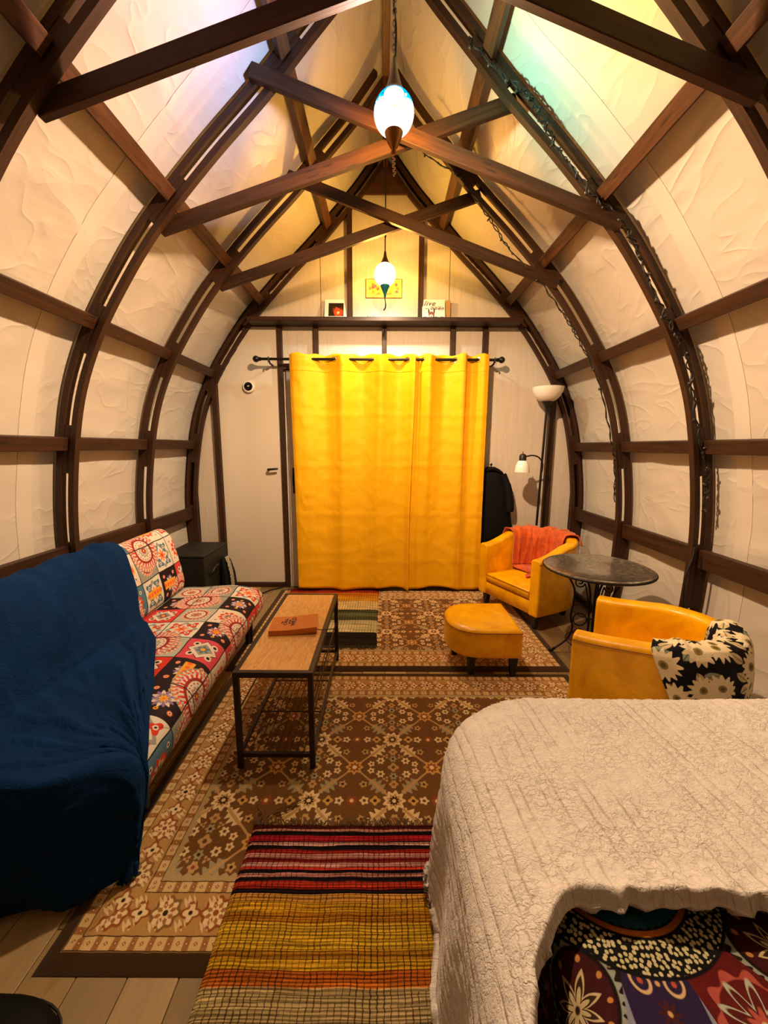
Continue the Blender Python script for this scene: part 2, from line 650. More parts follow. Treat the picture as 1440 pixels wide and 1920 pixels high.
# ---- sofa cover: uv in metres, a patchwork of printed tiles
def _sofa():
    x, y = uv()
    x = x + (noise(vec(x, y), 6, 2, .5) - .5) * .02
    y = y + (noise(vec(x, y, 7.0), 6, 2, .5) - .5) * .02
    white_, black, red, orange, blue, grey, yellow, maroon, pink = '#d6c9b8', '#1d1118', '#c8321f', '#e0692c', '#4d7289', '#8f938a', '#dfa12f', '#8f2a2a', '#c9475a'
    # big tiles: each holds a round mandala or a flower, with a per-tile palette
    P = .19
    ix, iy = fl(x / P), fl(y / P)
    par = fold((ix + iy) * .5) * 2.0                    # checker 0 / 1
    h, _ = white(vec(ix, iy))
    h2, _ = white(vec(ix + 31.0, iy + 7.0))
    lx, ly = (fr(x / P) - .5) * P, (fr(y / P) - .5) * P
    r = hyp(lx, ly); th = at2(ly, lx)
    # A: white mandala with dotted rings
    bgA = mixc(grey, '#a9b0a4', inside(h2 - .5, .01))
    petA = inside(.074 + .007 * cos_(th * 22.0) - r, .002)
    dotsA = inside(.35 - hyp(fold(th * (22.0 / (2 * PI))) * 2.0, (r - .063) / .009), .1)
    dotsB = inside(.35 - hyp(fold(th * (13.0 / (2 * PI))) * 2.0, (r - .036) / .007), .1)
    A = layers(bgA, (petA, mixc(orange, white_, inside(sin_(th * 22.0), .4))), (inside(.060 - r, .002), mixc(maroon, red, inside(h - .6, .01))),
               (inside(.051 - r, .002), white_), (dotsA, blue), (dotsB, maroon), (flower(lx, ly, .026, 8, .15), maroon),
               (flower(lx, ly, .019, 8, .2), mixc(white_, orange, h2)), (flower(lx, ly, .011, 8, .3), black), (inside(.005 - r, .002), yellow))
    # B: black square with petalled flower and orange rings
    k4x, k4y = abs_(lx) - .056, abs_(ly) - .056
    k5x, k5y = abs_(lx) - .058, abs_(ly)
    ring = lambda a, b, R: inside(R - hyp(a, b), .002)
    Bc = layers(black, (flower(lx, ly, .044, 14, .14), mixc(white_, '#8a6a94', inside(cos_(th * 7.0), .3))), (flower(lx, ly, .027, 14, .18), mixc(red, '#6d7fa0', h2)),
                (flower(lx, ly, .018, 8, .25), yellow), (inside(.006 - r, .002), orange),
                (ring(k4x, k4y, .012), orange), (ring(k4x, k4y, .0075), white_), (ring(k4x, k4y, .004), maroon),
                (ring(k5x, k5y, .009), yellow), (ring(k5x, k5y, .004), maroon))
    # C: blue tile with orange flower
    Cc = layers(mixc(blue, white_, inside(h2 - .62, .01)), (flower(lx, ly, .054, 10, .12), mixc(orange, red, inside(cos_(th * 10.0), .4))), (flower(lx, ly, .036, 10, .12, .002, .3), white_),
                (flower(lx, ly, .024, 10, .3), mixc(blue, maroon, h2)), (inside(.008 - r, .002), yellow), (ring(k4x, k4y, .011), white_), (ring(k4x, k4y, .005), black))
    # D: red paisleys on white with an orange star
    aa = abs_(abs_(lx) - abs_(ly))
    pa, pb = abs_(lx) - .045, abs_(ly) - .045
    heart = inside(.026 + .008 * sin_(at2(pb, pa) * 3.0) - hyp(pa, pb), .002)
    Dc = layers(mixc(white_, '#cfd3c4', h), (inside(.012 - abs_(abs_(lx) + abs_(ly) - .075), .003), grey), (heart, mixc(red, blue, inside(h2 - .7, .01))), (inside(.012 - hyp(pa, pb), .002), white_),
                (inside(.005 - hyp(pa, pb), .002), black), (flower(lx, ly, .028, 8, .45), orange), (inside(.006 - r, .002), maroon))
    # E: split diamonds in pink, red, white and dark
    dm = abs_(lx) + abs_(ly)
    Ec = layers(mixc(red, pink, h2), (inside(.078 - dm, .002), black), (inside(.073 - dm, .002), white_), (inside(.050 - dm, .002), mixc(orange, grey, inside(h - .5, .01))),
                (flower(lx, ly, .026, 6, .3), mixc(maroon, blue, h2)), (inside(.012 - r, .002), yellow), (inside(.018 - hyp(pa, pb), .002), white_), (inside(.009 - hyp(pa, pb), .002), black))
    c = mixc(A, Bc, inside(h - .16, .001))
    c = mixc(c, Cc, inside(h - .29, .001))
    c = mixc(c, Dc, inside(h - .50, .001))
    c = mixc(c, Ec, inside(h - .80, .001))
    # yellow oblongs here and there
    c = mixc(c, mixc(yellow, orange, inside(.012 - hyp(fold(lx / .03) * .03, ly), .002)), inside(.024 - abs_(ly), .001) * inside(.07 - abs_(lx), .001) * inside(h2 - .9, .001))
    # large ringed mandalas printed across several tiles
    mx_, my_ = cen(x / .57 + .28 + fl(y / .38) * .5) * .57, cen(y / .38 + .55) * .38
    mr, mt = hyp(mx_, my_), at2(my_, mx_)
    mp = fold(mt * (17.0 / (2 * PI))) * 2.0
    big = layers(lin(grey), (inside(.128 + .006 * cos_(mt * 34.0) - mr, .002), mixc(orange, white_, inside(sin_(mt * 34.0), .4))), (inside(.114 - mr, .002), mixc(pink, '#b8b5a6', inside(cos_(mt * 34.0), .4))),
                 (inside(.101 + .004 * cos_(mt * 24.0) - mr, .002), mixc(white_, red, inside(cos_(mt * 24.0 + mr * 90.0), .4))), (inside(.082 - mr, .002), maroon), (inside(.067 - mr, .002), white_),
                 (inside(.40 - hyp(mp, (mr - .056) / .010), .1), maroon), (flower(mx_, my_, .040, 10, .12), mixc(grey, orange, h)), (flower(mx_, my_, .028, 10, .16), white_), (flower(mx_, my_, .020, 10, .25), maroon), (inside(.008 - mr, .002), yellow))
    c = mixc(c, big, inside(.134 - mr, .002))
    gx, gy = fold(x / P) * P, fold(y / P) * P
    c = mixc(c, black, inside(.0030 - mn(gx, gy), .0015))
    sm = fold((x + y) / P) * P
    c = mixc(c, black, inside(.0014 - sm, .001) * inside(par - .5, .01) * .7)
    weave = noise(vec(x, y), 300, 2)
    wr = noise(vec(x * 4, y * 2), 2.5, 4, .6, .6)
    return dict(color=c, rough=.75, bump=(wr + weave * .05, .008, .5), spec=.25)


m_sofa = material('patchwork_print_slipcover', _sofa)


# ---- mandala bedcover: uv in metres from the centre of the big ring
def _mandala():
    x, y = uv()
    r = hyp(x, y); th = at2(y, x)
    black, cream, orange, green, purple, brown, maroon, pinkr = '#0d0a10', '#cdb98c', '#d27a2c', '#17442f', '#231a3e', '#2c1a0e', '#3f1014', '#b5564a'
    sp = noise(vec(x, y), 120, 3, .7)
    c = mixc('#0f2a1c', '#3f7a52', clamp01(sp * 2.4 - .8))
    sc_ = .128 + .004 * abs_(sin_(th * 26.0))
    c = mixc(c, '#1f5a72', inside(r - .112, .004))
    c = mixc(c, black, inside(r - sc_, .002))
    c = mixc(c, orange, band(r, .134, .143))
    v = voronoi(vec(x, y), 112, 'F1', .8)
    dots = inside(.36 - S(v.outputs['Distance']), .12)
    c = mixc(c, mixc('#10120f', '#d8cfa0', dots), band(r, .148, .196))
    # outer zone: twelve sectors, brown star ovals alternating with purple loops and red flowers
    n = 12.0
    sec = th * (n / (2 * PI)) + .18
    si = fl(sec + .5)
    sx = cen(sec) * (2 * PI / n) * mx(r, .1)
    kind = fr((si + 1.0) / 3.0 + .01)
    rr = r - .275
    o = hyp(sx * 1.0, rr * .78)
    tho = at2(rr, sx)
    fz = noise(vec(x, y), 60, 4, .7)
    base = mixc(brown, black, clamp01(fz * 2 - .5))
    tiny = voronoi(vec(x, y), 44, 'F1', .6)
    tp = flower(S(tiny.outputs['Distance']), S(tiny.outputs['Distance']) * 0.0, .3, 1, 0, .1)
    base = mixc(base, '#b8a35a', band(S(tiny.outputs['Distance']), .16, .26, .06) * inside(fz - .4, .15) * .8)
    oval = layers(base, (inside(.068 + .004 * sin_(tho * 30.0) - o, .002), '#9aa29a'), (inside(.062 - o, .002), '#1c0d08'), (inside(.056 - o, .002), maroon),
                  (inside(.0060 - hyp(cen(tho * (11.0 / (2 * PI))) * .05, (o - .049) * 1.4), .002), '#c98a4e'),
                  (inside(.027 + .013 * (1.0 - abs_(fold(tho * (8.0 / (2 * PI))) * 4.0 - .0)) - o, .002), cream), (inside(.021 + .012 * (1.0 - abs_(fold(tho * (8.0 / (2 * PI))) * 4.0 - .0)) - o, .002), '#3a2415'),
                  (inside(.014 * (1.0 + .5 * cos_(tho * 8.0)) - o, .002), cream), (inside(.004 - o, .002), brown))
    lp = hyp(abs_(sx) - .026, cen(rr / .07) * .07)
    loops = layers(mixc(purple, '#33204a', fz), (inside(.0165 - lp, .002) * inside(lp - .012, .002), '#d9b98a'), (inside(.004 - lp, .002), '#c0563a'),
                   (flower(sx, cen(rr / .07 + .5) * .07, .012, 8, .5), '#4a1c1c'), (inside(.0035 - hyp(sx, cen(rr / .035) * .035), .002), '#d7a878'),
                   (inside(abs_(sx) - .058, .002), '#8c93a8'))
    rf = hyp(sx, rr)
    redp = layers(mixc(maroon, '#7a1c18', fz), (inside(.062 + .006 * cos_(tho * 9.0) - rf, .002) * inside(rf - .054, .002), pinkr), (flower(sx, rr, .040, 8, .42), '#b9c2b0'),
                  (flower(sx, rr, .033, 8, .45), '#5b1a18'), (flower(sx, rr, .018, 8, .3), pinkr), (inside(.006 - rf, .002), cream))
    oc = mixc(oval, loops, inside(kind - .2, .01))
    oc = mixc(oc, redp, inside(kind - .55, .01))
    oc = mixc(oc, base, inside(r - .37, .002))
    c = mixc(c, oc, inside(r - .200, .002))
    c = mixc(c, black, band(r, .196, .201))
    c = scale_col(c, .55 + noise(vec(x, y), 90, 4, .75) * .5)
    return dict(color=c, rough=.85, bump=(noise(vec(x, y), 40, 4, .6), .004, .5), spec=.15)


m_mandala = material('dark_mandala_print_cotton', _mandala)


# ---- floral throw: cream daisies and grey-green leaves on black
def _floral():
    x, y = uv()
    v = voronoi(vec(x, y), 8.5, 'F1', .75)
    px, py, _ = sep(v.outputs['Position'])
    dx, dy = x * 1.0 - px, y * 1.0 - py
    hn, hc = white(v.outputs['Position'])
    r = hyp(dx, dy); th = at2(dy, dx) + hn * 6.0
    pet = inside(.054 * (1.0 + .17 * sin_(th * 13.0)) - r, .004)
    c = lin('#131217')
    v2 = voronoi(vec(x + 3.1, y + 1.7), 12, 'F1', .9)
    qx, qy, _ = sep(v2.outputs['Position'])
    ex, ey = x + 3.1 - qx, y + 1.7 - qy
    hn2, _ = white(v2.outputs['Position'])
    a = hn2 * 6.28
    la, lb = ex * cos_(a) + ey * sin_(a), ey * cos_(a) - ex * sin_(a)
    leaf = inside(.018 * (1.0 - la * la / .0013) - abs_(lb), .003)
    c = mixc(c, mixc('#8d9682', '#c9b58a', inside(hn2 - .5, .02)), leaf)
    c = mixc(c, '#5a6152', leaf * inside(.0018 - abs_(lb), .001))
    str_ = noise(vec(th * 3.0, r * 8.0), 2.5, 3, .6)
    c = mixc(c, mixc('#d8c49a', '#f0e4c4', str_), pet)
    c = mixc(c, '#8f8052', inside(.017 - r, .003))
    c = mixc(c, '#6a5526', inside(.009 - r, .006))
    wv = noise(vec(x, y), 260, 2)
    return dict(color=c, rough=.85, bump=(wv + noise(vec(x, y), 14, 3) * 2.0, .004, .5), spec=.15)


m_floral = material('black_daisy_print_throw', _floral)


def _curtain():
    u, v = uv()
    g = noise(vec(u * 400, v * 400), 1, 1)
    cr = noise(vec(u * 3, v * 11), 2.0, 4, .6, 1.5)
    rid = pw(1.0 - abs_(cr * 2 - 1.0), 10.0)
    # creases of the folded cloth, at regular heights
    fold_h = inside(.022 - fold(v / .44 + .32) * .44, .03) * noise(vec(u * 18, v * 30), 1.0, 4, .7, 2.0)
    return dict(color=mixc('#e6a800', '#efb404', cr), rough=.6, bump=(rid * .10 + fold_h * 1.2 + g * .01, .006, .5), spec=.25, sheen=.1)


m_curtain = material('yellow_curtain_cloth', _curtain)


def _leather():
    p = coord('Object')
    a = noise(p, 7, 5, .62, .6)
    b = noise(p, 60, 3, .6)
    c = mixc('#cf8800', '#ffc000', clamp01(a * 2.2 - .45))
    return dict(color=c, rough=.30, bump=(a + b * .25, .004, .35), spec=.5)


m_leather = material('mustard_faux_leather', _leather)
m_seam = material('mustard_seam', lambda: dict(color='#8a5206', rough=.5))
m_black_wood = material('black_wood', lambda: dict(color='#0c0a09', rough=.4))
m_black_metal = material('black_metal', lambda: dict(color='#17130f', rough=.38, metal=.3, spec=.5))
m_brown_metal = material('dark_bronze_metal', lambda: dict(color='#2c2018', rough=.45, metal=.35))
m_iron = material('black_wrought_iron', lambda: dict(color='#0e0d0c', rough=.42, metal=.4))
m_chrome = material('chrome_grommet', lambda: dict(color='#c8c4bc', rough=.2, metal=1))


def _oak():
    u, v = uv()
    w = noise(vec(u * 1.4, v * 9), 1.6, 5, .6, 1.6)
    g = fold(w * 9.0) * 2.0
    f2 = noise(vec(u * 8, v * 130), 1, 3, .6)
    c = mixc('#b9803f', '#dcab66', clamp01(g * .7 + f2 * .4))
    return dict(color=c, rough=.38, bump=(f2, .0008, .4))


m_oak = material('light_oak_board', _oak)


def _blue():
    u, v = uv()
    n = noise(vec(u, v), 3, 4, .6, .5)
    f = noise(vec(u, v), 160, 3, .6)
    return dict(color=mixc('#04193a', '#073060', n), rough=.9, bump=(f * .5 + n * 2.0 + pw(1.0 - abs_(noise(vec(u * 2.5, v * 5), 2.2, 4, .6, .8) * 2 - 1.0), 8.0) * .5, .007, .6), spec=.1, sheen=.25, sheen_tint='#1f6aa8')


m_blue = material('navy_blue_fleece', _blue)


def _sherpa():
    u, v = uv()
    w = vec(u, v)
    wu = u + (noise(w, 34, 3, .65) - .5) * .046
    wv = v + (noise(vec(u, v, 4.0), 34, 3, .65) - .5) * .046
    e1 = voronoi(vec(wu * 1.0, wv * 1.7), 46, 'DISTANCE_TO_EDGE', 1.0)
    e2 = voronoi(vec(wu, wv), 95, 'DISTANCE_TO_EDGE', 1.0)
    d1, d2 = S(e1.outputs['Distance']), S(e2.outputs['Distance'])
    patch = clamp01(noise(vec(u, v, 2.0), 9, 3, .6) * 4.0 - 1.25)
    crease_shade = (1.0 - clamp01(d1 * 9.0)) * patch
    uu = u + v * .08 + (noise(w, 5, 2) - .5) * .020
    st = mn(fold(uu / .078) * .078, fold(uu / .078 + .37) * .078)
    groove = inside(.0018 - st, .004) * clamp01(noise(vec(u * 1.0, v * 1.0, 6.0), 6, 3, .6) * 4.0 - 1.5)
    fuzz = noise(w, 260, 3, .7)
    h = clamp01(d1 * 5.0) * .34 * patch + clamp01(d2 * 4.0) * .12 - groove * .8 + fuzz * .5 + noise(w, 70, 4, .7) * .5
    c = mixc('#cfc9c4', '#f2ede8', fuzz)
    c = mixc(c, '#a8977e', clamp01(crease_shade * .50 + groove * .50 + (1.0 - clamp01(d2 * 8.0)) * .14))  # shade of curl creases and grooves mixed into the fleece colour
    return dict(color=c, rough=.95, bump=(h, .005, .7), spec=.1, sheen=.3)


m_sherpa = material('cream_sherpa_fleece', _sherpa)


def _plush(a, b, s=14):
    def fn():
        p = coord('Object')
        n = noise(p, s, 4, .6, .8); f = noise(p, 220, 2)
        return dict(color=mixc(a, b, clamp01(n * 2 - .5)), rough=.8, bump=(n + f * .2, .005, .5), sheen=.5)
    return fn


m_orange = material('burnt_orange_plush', _plush('#a83c08', '#e0661a'))
m_coat = material('black_coat_cloth', lambda: dict(color=mixc('#050506', '#0c0c0e', noise(coord('Object'), 14, 4)), rough=.8, spec=.2))
m_pouf = material('black_upholstery', lambda: dict(color=mixc('#030303', '#070606', noise(coord('Object'), 14, 4)), rough=.7, spec=.15))
m_violet = material('dark_violet_plush', _plush('#1a1420', '#2c2436', 60))
m_black_plastic = material('black_plastic', lambda: dict(color='#0e0c0a', rough=.5))
m_box = material('matt_black_cabinet', lambda: dict(color=mixc('#0a0806', '#1a160f', noise(coord('Object'), 30, 4)), rough=.6))
m_check = material('checkered_strap', lambda: (lambda o: dict(color=mixc('#0b0b0b', '#c8bea0', fl(fr((fl(o[1] / .011) + fl(o[2] / .013)) * .5) * 2.0)), rough=.7))(oxyz()))
m_white_plastic = material('white_plastic', lambda: dict(color='#eae6de', rough=.35))
m_shade = material('white_frosted_shade', lambda: dict(color='#f2e9dc', rough=.3, spec=.5))
m_screen = material('black_glass_face', lambda: dict(color='#050505', rough=.1))


def _glass_top():
    x, y, z = oxyz()
    n = noise(vec(x, y), 42, 4, .65, .8)
    return dict(color=mixc('#26231f', '#c4bcac', clamp01(n * 2.4 - .6)), rough=.16, metal=.75, bump=(n, .003, .4), coat=.6)


m_table_black = material('rippled_black_glass', _glass_top)
m_brass = material('aged_brass', lambda: dict(color='#8a5a22', rough=.3, metal=.8))
m_silver = material('pewter_metal', lambda: dict(color='#8a8070', rough=.35, metal=.8))
m_bronze = material('bronze_metal', lambda: dict(color='#5a4426', rough=.35, metal=.8))
m_teal = material('teal_enamel', lambda: dict(color='#126a78', rough=.25, metal=.2))
m_bead = material('wooden_bead', lambda: dict(color='#a9773a', rough=.4))
m_cord = material('black_cord', lambda: dict(color='#100c09', rough=.6))
m_cable_bulb = material('tiny_clear_bulb', lambda: dict(color='#3a342b', rough=.2, spec=.6))
m_book = material('orange_paperback_cover', lambda: dict(color=mixc('#b5601a', '#c97526', noise(coord('Object'), 12, 3)), rough=.45))
m_paper = material('book_pages', lambda: dict(color='#ead9b4', rough=.8))
m_ink = material('dark_print', lambda: dict(color='#3a1408', rough=.7))
m_ink2 = material('maroon_print', lambda: dict(color='#5c1a22', rough=.7))
m_mat_white = material('white_photo_mat', lambda: dict(color='#f3efe8', rough=.6))
m_frame_gold = material('pale_gold_frame', lambda: dict(color='#d9b869', rough=.4))
m_kraft = material('kraft_card', lambda: dict(color='#b98c4c', rough=.7))


def _photo():
    x, y, z = oxyz()
    n = noise(vec(x, z), 28, 4, .6, .6)
    a = x * .8 + z * .62 - .055; b = z * .8 - x * .62 - .04
    blob = inside(.030 - hyp(a * .8, b * .62) + (n - .5) * .05, .012)
    core = inside(.012 - hyp(a, b) + (n - .5) * .03, .01)
    c = layers(mixc('#0e0a06', '#2b2413', n), (blob, mixc('#c42c10', '#e8602a', n)), (core, '#f7d08a'))
    return dict(color=c, rough=.3)


m_photo = material('dark_photo_of_red_flower', _photo)


def _painting():
    x, y, z = oxyz()
    v = voronoi(vec(x, z), 34, 'F1', 1.0)
    _, hc = white(v.outputs['Position'])
    hv, _ = white(v.outputs['Position'])
    c = ramp(hv, [(0, '#f0c24a'), (.3, '#e07a1e'), (.55, '#f4d98a'), (.75, '#c2361a'), (1, '#8a5a8c')])
    c = mixc('#efb94a', c, inside(.46 - S(v.outputs['Distance']), .1))
    return dict(color=c, rough=.6)


m_painting = material('orange_garden_painting', _painting)


# ---- mosaic glass of the lamps: tinted see-through glass that also glows
def _mosaic(kind, name):
    global NT
    m = bpy.data.materials.new(name); m.use_nodes = True
    NT = m.node_tree
    NT.nodes.clear()
    x, y, z = oxyz()
    r = sq(x * x + y * y + z * z)
    e = z / r
    dirv = vec(x / r, y / r, z / r)
    n1 = noise(dirv, 1.9, 2, .5); n2 = noise(vec(y / r, z / r, x / r), 2.3, 2, .5)
    tiles = voronoi(dirv, 17, 'F1', 1.0, '3D')
    tv, _ = white(tiles.outputs['Position'], '3D')
    edge = voronoi(dirv, 17, 'DISTANCE_TO_EDGE', 1.0, '3D')
    lead = inside(.035 - S(edge.outputs['Distance']), .03)
    if kind == 'near':
        warm = mixc((1, .80, .58, 1), (1, .70, .48, 1), clamp01((e + .3) * 2.2))
        yd = y / r
        left = mixc((.04, .34, 1, 1), (.95, .55, .75, 1), clamp01(.45 - yd * 1.6 + (n1 - .5) * 4.0))
        right = mixc((.03, .66, .72, 1), (1, .82, .14, 1), clamp01(.45 - yd * 1.6 + (n2 - .5) * 4.0))
        hue = mixc(left, right, clamp01(x / r * 3 + .5))
        hue = mixc(hue, (1, .66, .45, 1), clamp01(n2 * 5 - 2.9))
        tint = mixc(warm, hue, clamp01((e + .06) * 5.0))
        tint = mixc(tint, (.78, .70, .56, 1), clamp01((e - .62) * 5.0))
        tint = mixc(tint, (.62, .36, .10, 1), clamp01((yd - .45) * 3.0) * clamp01((e + .34) * 5.0))
        top = clamp01((e + .10) * 2.4)
        rim = clamp01((sq(x * x + y * y) / r - .80) * 8)
        glow = mixc((1, .93, .80, 1), mixc((.0, .08, .40, 1), (.0, .38, .60, 1), tv), inside(tv - (1.02 - top * 1.05), .05))
        spk = inside(tv - .84, .02) * clamp01((e + .55) * 6) * clamp01((.10 - e) * 6)
        glow = mixc(glow, mixc((.9, .12, .05, 1), (1, .75, .1, 1), fr(tv * 37.0)), spk)
        strength = 3.2
    else:
        up = mixc((1, .66, .08, 1), (1, .48, .14, 1), clamp01(n1 * 5 - 2.2))
        low = mixc((.10, .62, 1, 1), (.55, .95, .60, 1), clamp01(n2 * 5 - 2.2))
        low = mixc(low, (.85, .8, 1, 1), clamp01(n1 * 5 - 2.6))
        tint = mixc(low, up, clamp01((e + .30) * 3.5))
        tint = mixc((1, .80, .6, 1), tint, clamp01((e + .80) * 4.0))
        glow = mixc((1, .95, .84, 1), (.1, .62, .80, 1), inside(tv - .86, .02) * clamp01((.5 - abs_(e)) * 5))
        strength = 3.0
    if kind == 'near':
        dens = 1.0 - .80 * clamp01((e + .62) * 1.8) + .14 * clamp01((e - .06) * 8.0) * clamp01((.62 - e) * 5.0) - .10 * clamp01((e - .5) * 4.0)
    else:
        dens = 1.0 - .94 * clamp01((e + .94) * 2.1) + .11 * clamp01((e + .12) * 3.5)
    tint = scale_col(tint, dens * (1.0 - lead * .35))
    tr = NT.nodes.new('ShaderNodeBsdfTransparent'); NT.links.new(tint, tr.inputs[0])
    em = NT.nodes.new('ShaderNodeEmission'); NT.links.new(glow, em.inputs[0]); gb = NT.nodes.new('ShaderNodeNewGeometry'); _set(em.inputs[1], (1.0 - S(gb.outputs['Backfacing'])) * strength)
    ad = NT.nodes.new('ShaderNodeAddShader'); NT.links.new(tr.outputs[0], ad.inputs[0]); NT.links.new(em.outputs[0], ad.inputs[1])
    out = NT.nodes.new('ShaderNodeOutputMaterial'); NT.links.new(ad.outputs[0], out.inputs[0])
    return m


m_globe_near = _mosaic('near', 'mosaic_glass_blue_top')
m_globe_far = _mosaic('far', 'mosaic_glass_pale')

# ================================================================== the setting
# ---- floor of laminate planks
floor = base_of('floor', label='laminate plank floor')
V, F = box_vf(-1.86, 1.86, NEAR_Y, 3.79, -.03, -.006)
mk('subfloor', V, F, m_black_plastic, floor)
PW, PL = .132, 1.22
plank_meshes = {}
n_cols = int(3.7 / PW)
for i in range(n_cols):
    x0 = -1.84 + i * PW
    y = NEAR_Y - random.random() * PL * .9
    while y < 3.78:
        a, b = max(y, NEAR_Y) + .0012, min(y + PL, 3.785) - .0012
        if b - a > .05:
            key = round(b - a, 4)
            if key not in plank_meshes:
                w, t = PW / 2 - .0012, .012
                Vp = [(sx * w, sy * key / 2, z) for z in (-t, -.0015) for sy in (-1, 1) for sx in (-1, 1)]
                Vp += [(sx * (w - .002), sy * (key / 2 - .002), 0) for sy in (-1, 1) for sx in (-1, 1)]
                Fp = [(0, 1, 5, 4), (1, 3, 7, 5), (3, 2, 6, 7), (2, 0, 4, 6), (4, 5, 9, 8), (5, 7, 11, 9), (7, 6, 10, 11), (6, 4, 8, 10), (8, 9, 11, 10)]
                o = mk('plank', Vp, Fp, m_plank, floor, uv=[(v[1], v[0]) for v in Vp], world=False)
                plank_meshes[key] = o
            else:
                o = plank_meshes[key].copy(); COL.objects.link(o)
            o.location = (x0 + PW / 2, (a + b) / 2, 0)
        y += PL

# ---- curved walls of white sheet, from the floor to the ridge
SHEET_OFF = .116


def sheet_disp(Sg, Yg, side):
    nz = fbm(Sg * 1.8 + (9 if side > 0 else 0), Yg * 2.0, 1.0, 3)
    rid = (1 - np.abs(fbm(Sg * 3.2 + side * 5, Yg * 1.7, 3.0, 2))) ** 8
    bay = np.abs(np.sin(PI * (Yg - D1) / .745))
    return .016 * nz * bay + .009 * rid * bay - .004


def sheet(side):
    ns, ny = 150, 220
    s = np.linspace(0, PROF_S[-1] + .17, ns)
    y = np.linspace(NEAR_Y, WALL_Y, ny)
    Sg, Yg = np.meshgrid(s, y, indexing='ij')
    off = SHEET_OFF
    disp = sheet_disp(Sg, Yg, side)
    smax = PROF_S[-1]
    x, z = prof_at(np.minimum(Sg, smax), 0); nx = np.interp(np.minimum(Sg, smax), PROF_S, PROF_N[:, 0]); nzv = np.interp(np.minimum(Sg, smax), PROF_S, PROF_N[:, 1])
    ex = np.maximum(Sg - smax, 0)
    tx, tz = _tan[-1]
    x = x + ex * tx; z = z + ex * tz
    o_ = off - disp
    X = np.maximum(x + nx * o_, 0.0); Z = z + nzv * o_
    X *= side
    Vv = np.stack([X, Yg, Z], -1).reshape(-1, 3)
    U = np.stack([Yg + (5 if side > 0 else 0), Sg], -1).reshape(-1, 2)
    o = mk('wall_left' if side < 0 else 'wall_right', Vv, grid_faces(ns, ny, flip=side > 0), m_sheet, uv=U, smooth=True, loc=(side * 1.79, 1.2, 0))
    o['kind'] = 'structure'
    o['label'] = 'curved %s wall of crinkled white sheeting' % ('left' if side < 0 else 'right')
    solidify(o, .004, 0)
    # taped seam running up the bay
    ya, yb = (1.985, 2.075)
    s2 = np.linspace(.02, PROF_S[-1] - .05, 90)
    yy = np.linspace(ya, yb, 5)
    Sg, Yg = np.meshgrid(s2, yy, indexing='ij')
    Yg = Yg + .012 * fbm(Sg * 1.3, side * 3.0 + Sg * 0, 0, 2)
    xo, zo = prof_at(Sg, SHEET_OFF - .0035 - sheet_disp(Sg, Yg, side))
    Vv = np.stack([xo * side, Yg, zo], -1).reshape(-1, 3)
    t = mk('seam_tape', Vv, grid_faces(90, 5, flip=side > 0), m_tape, o, uv=np.stack([Yg, Sg], -1).reshape(-1, 2), smooth=True)
    return o


wall_left = sheet(-1)
wall_right = sheet(1)

# ---- end wall of whitewashed plywood, cut to the arch, in separate boards
wall_back = base_of('wall_back', label='end wall of whitewashed plywood panels', loc=(0, WALL_Y, 0))


def arch_x(z, off=.10):
    zs, xs = [], []
    for s_ in np.linspace(0, PROF_S[-1], 160):
        x_, z_ = prof_at(s_, off); zs.append(z_); xs.append(x_)
    return np.interp(z, zs, xs)


def arch_panel(name, x0, x1, z0, z1, y, t, mat, parent, n=40, inner=.10):
    """a board between x0..x1, z0..z1 clipped by the arch"""
    xs = np.linspace(x0, x1, n)
    zz = np.linspace(0, 3.74, 400)
    ax_ = arch_x(zz, inner)
    top = []
    for x in xs:
        ok = zz[ax_ >= abs(x) - 1e-6]
        top.append(min(z1, ok.max() if len(ok) else z0))
    bot = np.full(n, z0)
    top = np.maximum(np.array(top), z0 + 1e-4)
    Vv, Fv = [], []
    for yy in (y, y + t):
        for x, b_ in zip(xs, bot): Vv.append((x, yy, b_))
        for x, t_ in zip(xs, top): Vv.append((x, yy, t_))
    for i in range(n - 1):
        Fv.append((i, i + 1, n + i + 1, n + i))
        Fv.append((2 * n + i + 1, 2 * n + i, 3 * n + i, 3 * n + i + 1))
        Fv.append((i + 1, i, 2 * n + i, 2 * n + i + 1))
        Fv.append((n + i, n + i + 1, 3 * n + i + 1, 3 * n + i))
    Fv.append((0, n, 3 * n, 2 * n)); Fv.append((n - 1, 3 * n - 1, 4 * n - 1, 2 * n - 1))
    return mk(name, Vv, Fv, mat, parent)


G = .0025
SHELF_Z = 2.42
for (a, b) in ((-1.75, -.62), (-.62, -.003), (-.003, .60), (.60, 1.75)):     # below the ledge
    arch_panel('plywood_panel', a + G, b - G, 0.0, SHELF_Z - .03, WALL_Y, .012, m_panel, wall_back, inner=.06)
for (a, b) in ((-1.2, -.56), (-.56, .56), (.56, 1.2)):                           # the gable
    arch_panel('plywood_panel', a + G, b - G, SHELF_Z - .02, 3.8, WALL_Y, .012, m_panel, wall_back, inner=.06)
box('backing_board', -1.86, 1.86, WALL_Y + .013, WALL_Y + .03, -.02, 3.9, m_ply, wall_back, bevel=0)

wall_front = box('wall_front', -1.95, 1.95, NEAR_Y - .04, NEAR_Y, -.02, 3.95, m_panel, bevel=0)
wall_front['kind'] = 'structure'; wall_front['label'] = 'plain end wall of whitewashed plywood'

# ---- timber frame: arch ribs (two laminated chords with spacer blocks), purlins, scissor braces
PURLINS = [(.728, .105), (1.345, .072), (1.95, .068), (2.545, .068), (3.14, .066)]


